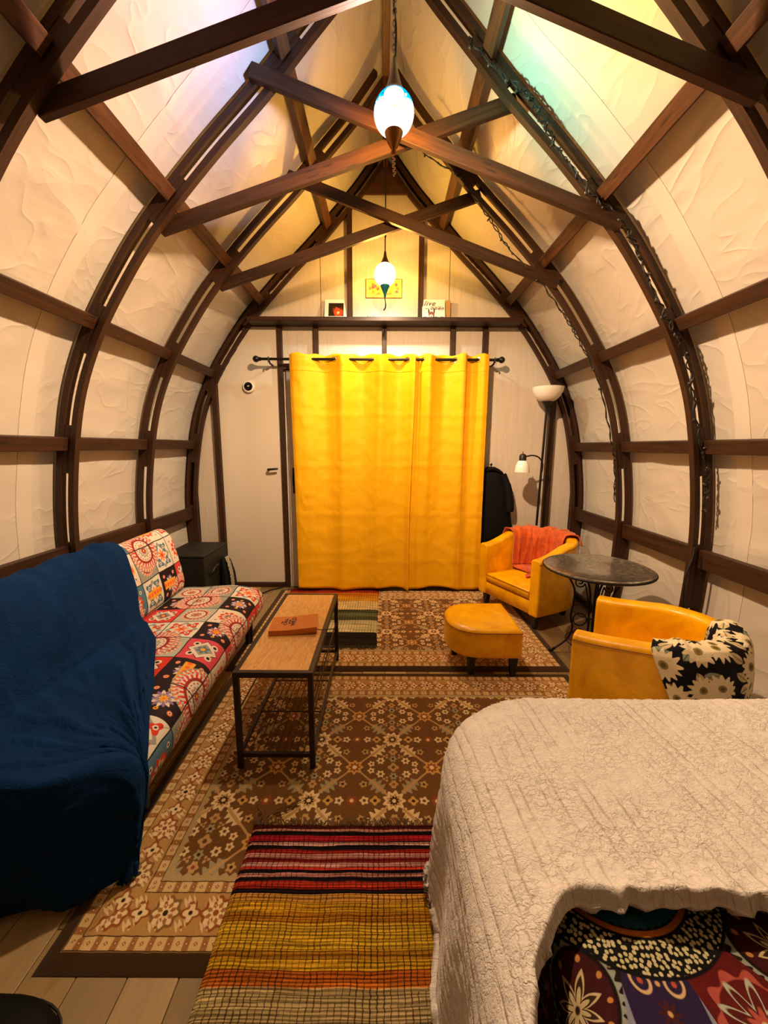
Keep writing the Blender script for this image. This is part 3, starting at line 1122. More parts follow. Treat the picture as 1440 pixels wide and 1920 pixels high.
def chord_vf(s0, s1, o0, o1, y0, y1, side, n):
    s = np.linspace(s0, s1, n)
    Vv, U = [], []
    for k, (o, y) in enumerate(((o0, y0), (o1, y0), (o1, y1), (o0, y1))):
        x, z = prof_at(s, o)
        for i in range(n):
            Vv.append((max(x[i], 0) * side, y, z[i])); U.append((s[i], k * .11))
    Fv = []
    for k in range(4):
        k2 = (k + 1) % 4
        for i in range(n - 1):
            f = (k * n + i, k * n + i + 1, k2 * n + i + 1, k2 * n + i)
            Fv.append(f if side > 0 else f[::-1])
    e = [k * n for k in range(4)]; Fv.append(tuple(e) if side > 0 else tuple(e[::-1]))
    e = [k * n + n - 1 for k in range(4)]; Fv.append(tuple(e[::-1]) if side > 0 else tuple(e))
    return Vv, Fv, U


RIBNAMES = ['against the end wall', 'second from the end wall', 'third from the end wall', 'closest overhead']
ribs = []
for ri, D in enumerate((D4, D3, D2, D1)):
    rib = base_of('arch_rib', label='dark timber arch rib ' + RIBNAMES[ri], loc=(0, D, 0))
    for side in (-1, 1):
        for nm, (o0, o1) in (('inner_chord', (0, .030)), ('outer_chord', (.068, .099))):
            Vv, Fv, U = chord_vf(0.0, PROF_S[-1], o0, o1, D, D + RIB_T, side, 70)
            mk(nm, Vv, Fv, m_wood, rib, uv=U, smooth=False)
        for (z, w) in PURLINS:
            s0 = s_of_z(z)
            for (a, b) in (((s0 - .16, s0 + .10),) if z > .8 else ((s0 - .30, s0 + .07),)):
                Vv, Fv, U = chord_vf(a, b, .027, .072, D + .003, D + RIB_T - .003, side, 8)
                mk('spacer_block', Vv, Fv, m_wood, rib, uv=U)
    # plywood gusset in the peak
    zb = 3.424
    xb = float(np.interp(zb, PROF[:, 1], PROF[:, 0])) + .03
    Vv = [(-xb, D + .010, zb), (xb, D + .010, zb), (.01, D + .010, 3.68), (-.01, D + .010, 3.68)]
    Vv += [(x, D + .030, z) for (x, _, z) in Vv]
    Fv = [(0, 1, 2, 3), (7, 6, 5, 4), (0, 4, 5, 1), (1, 5, 6, 2), (2, 6, 7, 3), (3, 7, 4, 0)]
    mk('gusset', Vv, Fv, m_ply, rib, uv=[(v[0], v[2]) for v in Vv])
    ribs.append(rib)

bays = [(NEAR_Y + .01, D1 - .001), (D1 + RIB_T + .001, D2 - .001), (D2 + RIB_T + .001, D3 - .001), (D3 + RIB_T + .001, D4 - .001)]
HEIGHTS = ['low', 'eye-height', 'shoulder', 'upper', 'topmost']
for side in (-1, 1):
    for pi_, (z, w) in enumerate(PURLINS):
        root = base_of('purlin', label='%s dark timber purlin along the %s wall' % (HEIGHTS[pi_], 'left' if side < 0 else 'right'))
        s0 = s_of_z(z)
        x, zz = prof_at(s0, .057)
        tx, tz = np.interp(s0, PROF_S, _tan[:, 0]) * side, np.interp(s0, PROF_S, _tan[:, 1])
        for (a, b) in bays:
            jz = random.uniform(-.004, .004)
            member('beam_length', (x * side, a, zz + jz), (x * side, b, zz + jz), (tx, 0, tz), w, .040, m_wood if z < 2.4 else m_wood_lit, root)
ridge = base_of('ridge_beam', label='dark timber ridge beam along the peak')
for (a, b) in bays:
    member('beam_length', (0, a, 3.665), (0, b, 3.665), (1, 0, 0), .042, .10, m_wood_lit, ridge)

for D, nm in ((D3, 'farther'), (D2, 'nearer'), (D1, 'closest overhead')):
    br = base_of('scissor_brace', label='crossed dark timber scissor brace, %s pair' % nm, loc=(0, D, 2.4))
    member('brace_board', (-1.155, D + RIB_T + .017, 2.445), (.64, D + RIB_T + .017, 3.02), (0, 0, 1), .068, .032, m_wood, br)
    member('brace_board', (1.175, D - .017, 2.445), (-.64, D - .017, 3.09), (0, 0, 1), .068, .032, m_wood, br)

# ---- studs, ledge, doors of the end wall
t1 = base_of('trim_1', label='dark timber studs and ledge on the end wall', loc=(0, WALL_Y, 0))
SY0, SY1 = 3.699, WALL_Y - .001
def stud(x0, z0, x1, z1, w=.042, y0=SY0):
    member('stud', (x0, (y0 + SY1) / 2, z0), (x1, (y0 + SY1) / 2, z1), (1, 0, 0), w, SY1 - y0, m_wood, t1)
stud(-.925, 0.0, -.925, SHELF_Z - .035)
stud(-1.525, 0.0, -1.525, 1.90, .05)
stud(1.515, 0.0, 1.515, 1.86, .06)
for x in (-.606, -.003, .598, .884): stud(x, 2.03, x, SHELF_Z - .035)
for x in (-.302, .309): stud(x, SHELF_Z + .001, x, 3.33 if x < 0 else 3.33)
member('header', (-.905, (SY0 + SY1) / 2, 2.045), (.905, (SY0 + SY1) / 2, 2.045), (0, 0, 1), .05, SY1 - SY0, m_wood, t1)
stud(.905, 0.0, .905, 2.02)
member('ledge', (-1.16, 3.652, SHELF_Z - .017), (1.16, 3.652, SHELF_Z - .017), (0, 1, 0), .176, .034, m_wood, t1)
bb = base_of('baseboard_back', label='dark timber baseboard along the end wall', loc=(0, WALL_Y, 0))
member('board', (-1.50, 3.722, .022), (-.95, 3.722, .022), (0, 0, 1), .044, .036, m_wood, bb)
member('board', (.95, 3.722, .022), (1.49, 3.722, .022), (0, 0, 1), .044, .036, m_wood, bb)
for sd, nm in ((-1, 'left'), (1, 'right')):
    bo = base_of('baseboard_' + nm, label='dark timber sole plate along the foot of the %s wall' % nm)
    member('board', (sd * 1.735, NEAR_Y + .01, .03), (sd * 1.735, 3.69, .03), (0, 0, 1), .06, .03, m_wood, bo)

door = base_of('door_1', label='white painted door behind the yellow curtain', loc=(-.10, WALL_Y - .03, 0))
box('door_leaf', -.88, .86, WALL_Y - .028, WALL_Y - .004, .005, 2.015, m_white_smooth, door)
pl = box('latch_plate', -.845, -.823, WALL_Y - .052, WALL_Y - .029, .915, 1.150, m_black_plastic, door, bevel=.004)
tube('latch_handle', [(-.834, WALL_Y - .054, .98), (-.834, WALL_Y - .078, 1.0), (-.834, WALL_Y - .078, 1.07), (-.834, WALL_Y - .054, 1.09)], .007, m_black_plastic, pl)
door2 = base_of('door_2', label='narrow whitewashed flush door panel with a black lever handle', loc=(-1.2, WALL_Y - .02, 0))
arch_panel('door_leaf', -1.497, -.95, .046, SHELF_Z - .04, WALL_Y - .016, .014, m_white_smooth, door2, inner=.0)
h = tube('lever_handle', [(-1.066, WALL_Y - .02, 1.135), (-1.066, WALL_Y - .060, 1.135), (-1.055, WALL_Y - .066, 1.136), (-.985, WALL_Y - .066, 1.142), (-.972, WALL_Y - .062, 1.142)], [.012, .010, .011, .010, .007], m_black_plastic, door2)

# ================================================================== pendant lamps
def chain_links(name, x, y, z0, z1, r, mat, parent):
    items = []
    L_ = .026; n = int((z1 - z0) / (L_ * .78))
    for i in range(n):
        zc = z0 + (i + .5) * (z1 - z0) / n
        a = np.linspace(0, 2 * PI, 11)[:-1]
        pts = []
        for t in a:
            u_, w_ = .0075 * math.cos(t), L_ / 2 * math.sin(t)
            pts.append((x + (u_ if i % 2 else 0), y + (0 if i % 2 else u_), zc + w_))
        pts.append(pts[0])
        items.append(tube_vf(pts, r, 5, cap=False))
    V, F = join_vf(items)
    o = mk(name, V, F, mat, parent, smooth=True)
    o['kind'] = 'stuff'
    return o


def globe(name, c, rx, rz, mat, parent):
    n, m = 36, 22
    V, F = [], []
    for i in range(m + 1):
        t = -PI / 2 + PI * i / m
        for k in range(n):
            a = 2 * PI * k / n
            V.append((rx * math.cos(t) * math.cos(a), rx * math.cos(t) * math.sin(a), rz * math.sin(t)))
    for i in range(m):
        for k in range(n):
            F.append((i * n + k, i * n + (k + 1) % n, (i + 1) * n + (k + 1) % n, (i + 1) * n + k))
    o = mk(name, V, F, mat, parent, smooth=True, world=False)
    p = np.array(parent.location)
    o.location = tuple(np.array(c) - p)
    return o


def bulb_light(name, loc, watts, color, radius):
    l = bpy.data.lights.new(name, 'POINT'); l.energy = watts; l.color = color; l.shadow_soft_size = radius
    o = bpy.data.objects.new(name, l); COL.objects.link(o); o.location = loc
    return o


# nearer lamp: oval globe, bronze tulip cap and a string of beads below
LX, LY, LZ = .034, 1.90, 2.708
lamp1 = thing('pendant_lamp', 'large oval mosaic glass pendant lamp with blue top and bead tassel', 'lamp', (LX, LY, 2.46))
globe('glass_globe', (LX, LY, LZ), .083, .080, m_globe_near, lamp1)
lathe('cup', [(.004, 2.556), (.011, 2.562), (.012, 2.568), (.008, 2.573), (.016, 2.584), (.028, 2.606), (.037, 2.632), (.041, 2.644), (.037, 2.644), (.022, 2.606), (.004, 2.582)], m_brass, lamp1, (LX, LY, 0))
lathe('top_cap', [(.040, 2.776), (.042, 2.783), (.030, 2.808), (.018, 2.850), (.010, 2.880), (.008, 2.905), (.003, 2.912)], m_silver, lamp1, (LX, LY, 0))
for i in range(9):
    zb = 2.549 - i * .0085
    lathe('bead', [(.0005, -.0045), (.004, -.003), (.0052, 0), (.004, .003), (.0005, .0045)], m_bead, lamp1, (LX + .006 * (i / 9) ** 2 + (.003 if i % 2 else -.003), LY, zb), n=8)
chain_links('chain', LX, LY, 2.91, 3.61, .0022, m_silver, lamp1)
tube('cord', catmull([(LX + .004, LY, 2.905), (LX + .006, LY - .004, 3.0), (LX - .004, LY + .006, 3.12), (LX + .012, LY, 3.22), (LX + .030, LY, 3.34), (LX + .026, LY, 3.46), (LX + .004, LY, 3.60)], 6), .0042, m_cord, lamp1)
bulb_light('lamp_bulb_near', (LX, LY, LZ), LAMP_NEAR_W, LAMP_COLOR, .035)

# farther lamp: round globe with a teal cup
MX, MY, MZ = 0.0, 3.30, 2.640
lamp2 = thing('pendant_lamp', 'small round mosaic glass pendant lamp with teal cup in front of painting', 'lamp', (MX, MY, 2.44))
globe('glass_globe', (MX, MY, MZ), .082, .084, m_globe_far, lamp2)
cup2 = lathe('cup', [(.003, 2.474), (.008, 2.482), (.010, 2.500), (.022, 2.530), (.035, 2.558), (.037, 2.578), (.033, 2.578), (.02, 2.55), (.003, 2.51)], m_teal, lamp2, (MX, MY, 0))
for a in (-2.35, -1.57 + .35, -.5, 1.6, 2.9):
    V, F = lathe_vf([(.0005, -.003), (.0055, 0), (.0005, .003)], 10)
    V = [(x + MX + .0345 * math.cos(a), y + MY + .0345 * math.sin(a), z + 2.563) for x, y, z in V]
    mk('white_dot', V, F, m_white_plastic, cup2, smooth=True)
lathe('top_cap', [(.034, 2.712), (.036, 2.718), (.026, 2.735), (.014, 2.765), (.008, 2.800), (.003, 2.815)], m_bronze, lamp2, (MX, MY, 0))
tube('tassel', catmull([(MX, MY, 2.474), (MX + .002, MY, 2.455), (MX + .006, MY, 2.43), (MX + .003, MY, 2.405), (MX - .010, MY, 2.385)], 5), [.004] * 10 + [.0055] * 10 + [.003], m_cord, lamp2, n=6)
tube('cord', [(MX, MY, 2.812), (MX + .002, MY, 3.1), (MX, MY, 3.615)], .0045, m_cord, lamp2)
tube('cord_knot', [(MX, MY, 2.90), (MX + .004, MY, 2.915), (MX + .006, MY, 2.93), (MX, MY, 2.945)], .006, m_cord, lamp2)
bulb_light('lamp_bulb_far', (MX, MY, MZ), LAMP_FAR_W, LAMP_COLOR, .035)

# ================================================================== rugs and runners on the floor
def flat_rug(name, cx, cy, hx, hy, z0, th, mat, label, cat, group=None, nx=60, ny=44, rot=0.0, amp=.0012):
    x = np.linspace(-hx, hx, nx); y = np.linspace(-hy, hy, ny)
    X, Y = np.meshgrid(x, y, indexing='ij')
    X = X + .004 * fbm(X * 2, Y * 2, cx, 2); 
    edge = np.minimum(hx - np.abs(x)[:, None], hy - np.abs(y)[None, :])
    Z = z0 + th * (1 - np.exp(-edge / .004)) + amp * fbm(X * 4, Y * 4, cy + 3, 3)
    Z = np.maximum(Z, z0 + .001)
    V = np.stack([X, Y, Z], -1).reshape(-1, 3)
    c, s = math.cos(rot), math.sin(rot)
    W = V.copy(); W[:, 0] = V[:, 0] * c - V[:, 1] * s + cx; W[:, 1] = V[:, 0] * s + V[:, 1] * c + cy
    o = mk(name, W, grid_faces(nx, ny), mat, uv=V[:, :2] * np.array([RUG_HX / hx, RUG_HY / hy]), smooth=True)
    tag(o, label, cat, group)
    return o


flat_rug('area_rug', .102, 1.517, 1.002, .697, .001, .011, m_rug, 'brown and cream floral rug under the coffee table, beside the bed', 'rug', 'matching floral rugs')
flat_rug('area_rug', .086, 2.935, 1.052, .697, .001, .011, m_rug, 'brown and cream floral rug under the footstool, reaching the yellow curtain', 'rug', 'matching floral rugs', rot=.004)


def runner(name, x0, x1, y_far, y_near, z, mat, label, fringes, rot=0.0):
    """thick rag-woven runner; uv measured from its far left corner"""
    nx, ny = 50, int((y_far - y_near) / .01)
    x = np.linspace(0, x1 - x0, nx); y = np.linspace(0, y_far - y_near, ny)
    X, Y = np.meshgrid(x, y, indexing='ij')
    Z = z + .004 * fbm(X * 5, Y * 9, 2, 3) + .003 * np.sin(Y * 2 * PI / .0226)
    e = np.minimum(np.minimum(X, (x1 - x0) - X), np.minimum(Y, (y_far - y_near) - Y))
    Z = np.where(e < 1e-4, z - .008, np.maximum(Z, z - .006))
    Xw = x0 + X + .007 * fbm(Y * 7, X * 0 + 3, z, 3)
    Yw = y_far - Y + .010 * fbm(X * 5, 3.0 + X * 0, z, 2)
    V = np.stack([Xw, Yw, Z], -1).reshape(-1, 3)
    o = mk(name, V, grid_faces(nx, ny, flip=True), mat, uv=np.stack([X, Y], -1).reshape(-1, 2), smooth=True)
    tag(o, label, 'rug')
    for (end, m, n) in fringes:
        items = []
        for i in range(n):
            bx = x0 + (i + .5) / n * (x1 - x0) + random.uniform(-.004, .004)
            ln = random.uniform(.018, .040); a = random.uniform(-1.0, 1.0)
            sg = 1 if end == 'far' else -1
            by = (y_far if end == 'far' else y_near) - sg * .006
            pts = [(bx, by, z), (bx + .4 * ln * math.sin(a), by + sg * ln * .5, z + random.uniform(.0, .008)), (bx + ln * math.sin(a), by + sg * ln * (.7 + .3 * math.cos(a)), z - .005 + random.uniform(0, .006))]
            items.append(tube_vf(pts, [.0022, .002, .0012], 4))
        Vf, Ff = join_vf(items)
        f = mk('fringe', Vf, Ff, m, o); f['kind'] = 'stuff'
    return o


near_runner = runner('rag_runner', -.455, .20, 1.225, .42, .0235, m_kilim_near, 'rag-woven runner with red, black and mustard stripes beside the bed', [('far', m_fringe_red, 110)])
items = []
for (bx, by, pts) in ((-.43, 1.225, [(0, 0, 0), (.03, .045, .01), (.08, .075, .004), (.12, .10, .003)]), (-.44, 1.225, [(0, 0, 0), (.035, .035, .012), (.09, .055, .004), (.115, .085, .003)]), (-.445, 1.23, [(0, 0, 0), (.01, .03, .012), (-.01, .05, .008), (-.02, .075, .002)]), (-.45, 1.22, [(0, 0, 0), (-.005, .04, .012), (.015, .06, .004)])):
    items.append(tube_vf(catmull([(bx + p[0], by + p[1], .016 + p[2]) for p in pts], 5), .0024, 5))
V, F = join_vf(items)
f = mk('loose_thread', V, F, m_fringe_red, near_runner, smooth=True); f['kind'] = 'stuff'
runner('rag_runner', -.87, -.045, 3.615, 2.505, .0235, m_kilim_far, 'rag-woven runner with yellow, cream and black stripes behind the coffee table', [('near', m_fringe_dark, 130)])

# ================================================================== coffee table
TX0, TX1, TY0, TY1, TH = -.607, -.283, 1.478, 2.360, .450
tbl = thing('coffee_table', 'oak-topped coffee table with dark metal frame and wire shelf', 'table', ((TX0 + TX1) / 2, (TY0 + TY1) / 2, .014))
LG = .022
zt0, zt1 = TH - .024, TH
V, F = [], []
o_ = mk('tabletop', *box_vf(TX0 + LG, TX1 - LG, TY0 + LG, TY1 - LG, TH - .018, TH - .0015), m_oak, tbl)
me = o_.data; lay = me.uv_layers.new(name='UVMap')
for l in me.loops:
    co = me.vertices[l.vertex_index].co; lay.data[l.index].uv = (co.y, co.x + co.z)
for nm, a in (('frame_rail', (TX0, TX1, TY0, TY0 + LG)), ('frame_rail', (TX0, TX1, TY1 - LG, TY1)), ('frame_rail', (TX0, TX0 + LG, TY0 + LG, TY1 - LG)), ('frame_rail', (TX1 - LG, TX1, TY0 + LG, TY1 - LG))):
    box(nm, *a, zt0, zt1, m_brown_metal, tbl, bevel=.0015)
for (x, y) in ((TX0, TY0), (TX1 - LG, TY0), (TX0, TY1 - LG), (TX1 - LG, TY1 - LG)):
    box('leg', x, x + LG, y, y + LG, .0145, zt0, m_brown_metal, tbl, bevel=.0015)
SZ = .075
for a in ((TX0 + LG, TX1 - LG, TY0 + .003, TY0 + LG - .003), (TX0 + LG, TX1 - LG, TY1 - LG + .003, TY1 - .003), (TX0 + .004, TX0 + LG - .004, TY0 + LG, TY1 - LG), (TX1 - LG + .004, TX1 - .004, TY0 + LG, TY1 - LG)):
    box('shelf_rail', *a, SZ - .010, SZ + .008, m_brown_metal, tbl, bevel=.001)
for i in range(9):
    x = TX0 + LG + (TX1 - TX0 - 2 * LG) * (i + 1) / 10
    tube('shelf_wire', [(x, TY0 + .01, SZ + .006), (x, TY1 - .01, SZ + .006)], .0024, m_brown_metal, tbl, n=6)
for y in (1.76, 2.02):
    tube('shelf_crossbar', [(TX0 + .01, y, SZ + .001), (TX1 - .01, y, SZ + .001)], .0035, m_brown_metal, tbl, n=6)
# side braces
tube('side_brace', [(TX0 + .011, TY0 + LG, .27), (TX0 + .011, TY1 - LG, .27)], .004, m_brown_metal, tbl, n=6)
tube('side_brace', [(TX1 - .011, TY0 + LG, .27), (TX1 - .011, TY1 - LG, .27)], .004, m_brown_metal, tbl, n=6)

# paperback lying on it
bk = thing('paperback_book', 'orange paperback book lying on the oak coffee table', 'book', (-.444, 1.882, TH), math.radians(6.5))
bw, bh, bt = .228, .160, .026
def bent(x): return .0035 * max(0, (x + .02)) / .1 * 2.2
def bookbox(x0, x1, y0, y1, z0, z1, n=10):
    V, F = [], []
    for i in range(n + 1):
        x = x0 + (x1 - x0) * i / n
        for (y, z) in ((y0, z0), (y1, z0), (y1, z1), (y0, z1)): V.append((x, y, z + (bent(x) if z > z0 + 1e-6 or z0 > .01 else bent(x) * .5)))
    for i in range(n):
        for k in range(4):
            a, b = i * 4 + k, i * 4 + (k + 1) % 4
            F.append((a, a + 4, b + 4, b))
    F.append((0, 1, 2, 3)); F.append((n * 4 + 3, n * 4 + 2, n * 4 + 1, n * 4))
    return V, F
V, F = bookbox(-bw / 2, bw / 2 - .001, -bh / 2 + .003, bh / 2 - .002, .0016, bt - .0016); mk('page_block', V, F, m_paper, bk, world=False)
V, F = join_vf([bookbox(-bw / 2, bw / 2, -bh / 2, bh / 2, 0, .0015), bookbox(-bw / 2, bw / 2, -bh / 2, bh / 2, bt - .0015, bt), bookbox(-bw / 2, bw / 2, -bh / 2, -bh / 2 + .0015, .0015, bt - .0015)])
cover = mk('cover', V, F, m_book, bk, world=False)


def text(name, body, size, loc, rot, mat, parent, extrude=.0004, shear=0.0, bold=0.0, sx=1.0, space=1.0):
    c = bpy.data.curves.new(name, 'FONT'); c.body = body; c.size = size; c.extrude = extrude; c.shear = shear; c.offset = bold
    c.align_x = 'CENTER'; c.align_y = 'CENTER'; c.space_character = space
    t = bpy.data.objects.new(name + '_curve', c); COL.objects.link(t)
    bpy.context.view_layer.update()
    me = bpy.data.meshes.new_from_object(t.evaluated_get(bpy.context.evaluated_depsgraph_get()))
    bpy.data.objects.remove(t); bpy.data.curves.remove(c)
    me.materials.clear(); me.materials.append(mat)
    o = bpy.data.objects.new(name, me); COL.objects.link(o)
    o.parent = parent; o.location = loc; o.rotation_euler = rot; o.scale = (sx, 1, 1)
    return o


R90 = PI / 2
for body, size, x, y, sx in (('The', .012, -.060, .012, 1.2), ('CALL', .022, -.043, .016, 1.5), ('OF THE', .010, -.024, .014, 1.3), ('WILD', .030, -.004, .015, 1.25)):
    text('cover_lettering', body, size, (x, y, bt + .0004 + bent(x)), (0, 0, R90), m_ink, cover, bold=.0008, sx=sx)
tube('bookmark_ribbon', [(bw / 2 - .01, -.055, .014), (bw / 2 + .02, -.055, .009), (bw / 2 + .05, -.045, .004), (bw / 2 + .09, -.04, .003)], .0022, m_cord, bk, n=5, world=False)

# ================================================================== sofa
def loft(name, sec, y0, y1, rend, mat, parent, n_end=6, n_mid=24, warp=None, uvo=(0, 0)):
    """closed cross-section sec (x,z) swept along y with rounded ends"""
    S_ = np.array(sec); n = len(S_)
    T = np.roll(S_, -1, 0) - np.roll(S_, 1, 0); T /= np.linalg.norm(T, axis=1)[:, None]
    Nn = np.stack([T[:, 1], -T[:, 0]], 1)
    area = .5 * np.sum(S_[:, 0] * np.roll(S_[:, 1], -1) - np.roll(S_[:, 0], -1) * S_[:, 1])
    if area < 0: Nn = -Nn
    per = np.concatenate([[0], np.cumsum(np.linalg.norm(np.roll(S_, -1, 0) - S_, axis=1))])[:-1]
    ys, sh = [], []
    for i in range(n_end + 1):
        t = PI / 2 * i / n_end
        ys.append(y0 + rend * (1 - math.sin(t))); sh.append(rend * (1 - math.cos(PI / 2 - (PI / 2 - t))) if False else rend * (1 - math.cos(t)))
    ys, sh = ys[::-1], sh[::-1]
    yy = list(ys) + list(np.linspace(y0 + rend, y1 - rend, n_mid)[1:-1]) + [y1 - (v - y0) for v in ys[::-1]]
    ss = list(sh) + [0] * (n_mid - 2) + list(sh[::-1])
    V, U = [], []
    for y, s in zip(yy, ss):
        P = S_ - Nn * s
        for k in range(n):
            V.append((P[k, 0], y, P[k, 1])); U.append((y + uvo[0], per[k] + uvo[1]))
    V = np.array(V)
    if warp is not None: V = warp(V)
    m = len(yy)
    F = []
    for i in range(m - 1):
        for k in range(n):
            k2 = (k + 1) % n
            f = (i * n + k, i * n + k2, (i + 1) * n + k2, (i + 1) * n + k)
            F.append(f if area < 0 else f[::-1])
    F.append(tuple(range(n))[::-1] if area < 0 else tuple(range(n))); F.append(tuple((m - 1) * n + k for k in range(n)) if area < 0 else tuple((m - 1) * n + k for k in range(n))[::-1])
    o = mk(name, V, F, mat, parent, uv=U, smooth=True)
    bm = bmesh.new(); bm.from_mesh(o.data); bmesh.ops.recalc_face_normals(bm, faces=bm.faces); bm.to_mesh(o.data); bm.free()
    return o


SOFA_Y0, SOFA_Y1 = 1.11, 2.72
def sofa_shift(x, y): return x - (y - 1.2) * .045
def sofa_warp(V):
    W = V.copy()
    W[:, 0] = sofa_shift(V[:, 0], V[:, 1])
    nz = .007 * fbm(V[:, 0] * 7, V[:, 1] * 5, V[:, 2] * 7, 3)
    W[:, 2] += nz; W[:, 0] += .005 * fbm(V[:, 1] * 6, V[:, 2] * 8, V[:, 0] * 3 + 4, 3)
    return W


sofa = thing('sofa', 'armless sofa in a patchwork-print slipcover along the left wall', 'sofa', (-1.16, 1.9, .01))
seat_sec = catmull([(-.865, .175), (-.80, .20), (-.775, .27), (-.79, .335), (-.85, .372), (-1.0, .385), (-1.2, .375), (-1.36, .362), (-1.40, .30), (-1.36, .19), (-1.1, .168), (-.865, .175)], 6)[:-1]
loft('seat_cushion', seat_sec, SOFA_Y0, SOFA_Y1, .055, m_sofa, sofa, warp=sofa_warp)
back_sec = catmull([(-1.345, .335), (-1.315, .42), (-1.335, .56), (-1.372, .70), (-1.405, .765), (-1.455, .792), (-1.51, .765), (-1.525, .68), (-1.50, .5), (-1.475, .36), (-1.42, .31), (-1.345, .335)], 6)[:-1]
loft('backrest', back_sec, SOFA_Y0 - .01, SOFA_Y1 - .02, .06, m_sofa, sofa, warp=sofa_warp, uvo=(.09, .9))
for (x, y) in ((-.885, 1.29), (-.905, 2.57), (-1.36, 1.29), (-1.36, 2.57)):
    xs = sofa_shift(x, y) + (.045 if y > 2 else 0)
    V, F = lathe_vf([(.024, .0130), (.030, .19)], 14, (xs, y, 0))
    mk('leg', V, F, m_black_wood, sofa, smooth=True, sharp=.7)

# navy throw over the near half of the sofa, hanging to the floor at its end
BP = catmull([(-1.565, .42), (-1.570, .60), (-1.555, .73), (-1.515, .795), (-1.455, .822), (-1.395, .800), (-1.352, .72), (-1.312, .58), (-1.285, .45), (-1.235, .405), (-1.1, .405), (-.93, .403), (-.83, .385), (-.772, .335), (-.765, .25), (-.785, .12), (-.79, .035)], 6)
bs = np.concatenate([[0], np.cumsum(np.linalg.norm(np.diff(BP, axis=0), axis=1))])
NS, NA, NB = 130, 80, 60
s = np.linspace(0, bs[-1], NS)
px, pz = np.interp(s, bs, BP[:, 0]), np.interp(s, bs, BP[:, 1])
yf = np.interp(s, bs[[0, 18, 24, 36, 54, 60, 66, 72, 78, 84, 96]], [2.10, 2.12, 2.10, 2.08, 2.02, 1.85, 1.52, 1.28, 1.13, 1.09, 1.06])
yf = yf + .02 * fbm(s * 5, 2.0, 0, 3)
yn = .985 + .10 * sstep(-1.0, -.78, px) - .02 * sstep(-1.1, -1.5, px)
yn = np.minimum(yn, yf - .012)
rows = []
for j in range(NA):
    t = j / (NA - 1)
    y = yf + (yn + .03 - yf) * t
    rows.append(np.stack([px, y, pz], -1))
for j in range(1, NB + 1):
    t = j / NB
    a = np.clip(t / .10, 0, 1)
    y = yn + .03 - .045 * np.sin(a * PI / 2) + .02 * (1 - t) * 0
    z = pz - np.where(t < .10, .02 * (1 - np.cos(a * PI / 2)), .02 + (t - .10) / .9 * (pz - .02 - .014))
    x = px + .0 * t
    y = y - .035 * t * (1 + .8 * np.sin(px * 21 + 1.0)) * sstep(0, .3, pz)
    x = x + .03 * t * np.sin(px * 17)
    rows.append(np.stack([x, y, np.maximum(z, .026)], -1))
V = np.array(rows)                                   # (NA+NB, NS, 3)
V[..., 0] -= (V[..., 1] - 1.2) * .03
hang = np.zeros((NA + NB, 1)); hang[NA:, 0] = np.linspace(0, 1, NB)
JJ, SSg = np.meshgrid(np.arange(NA + NB) * .018, s, indexing='ij')
w1 = fbm(SSg * 2.2 + JJ * .9, JJ * 3.2 - SSg * .8, 1.0, 4)
w2 = (1 - np.abs(fbm(SSg * 2.0 + JJ * 1.5, JJ * 2.4, 5.0, 3))) ** 5
top = 1 - hang
amp = np.clip(np.minimum(JJ * 6, 1), .25, 1)
w3 = (1 - np.abs(fbm(SSg * 3.5 - JJ * 2.0, JJ * 6.5 + SSg * .6, 12.0, 3))) ** 7
d = (.026 * w1 + .022 * w2 + .016 * w3) * amp
V[..., 2] += np.abs(d) * top * (V[..., 2] > .05) * .8
V[..., 0] += np.abs(d) * top * sstep(.5, .3, V[..., 2]) * .5 + np.abs(d) * top * .35 * (V[..., 2] > .45)
V[..., 1] += -np.abs(.030 * fbm(SSg * 6, JJ * 1.2, 9, 3)) * hang
V[..., 2] = np.where((np.arange(NA + NB) == NA + NB - 1)[:, None], .026, V[..., 2])
o = mk('throw_blanket', V.reshape(-1, 3), grid_faces(NA + NB, NS), m_blue, uv=np.stack([JJ, SSg], -1).reshape(-1, 2), smooth=True)
tag(o, 'navy blue throw blanket draped over the near end of the sofa to the floor', 'blanket')
solidify(o, .008, 1)

# ================================================================== bed with mandala cover and sherpa blanket
bed = thing('bed', 'low bed under a dark mandala cover and cream fleece blanket', 'bed', (1.0, .2, .012))
box('mattress', .315, 1.68, -1.0, 1.075, .26, .478, m_white_smooth, bed, bevel=.05)
box('base', .335, 1.66, -.98, 1.05, .13, .258, m_black_wood, bed, bevel=.01)
for (x, y) in ((.39, 1.0), (1.6, 1.0), (.39, -.9), (1.6, -.9)):
    V, F = lathe_vf([(.022, .013), (.028, .129)], 12, (x, y, 0)); mk('leg', V, F, m_black_wood, bed, smooth=True, sharp=.7)


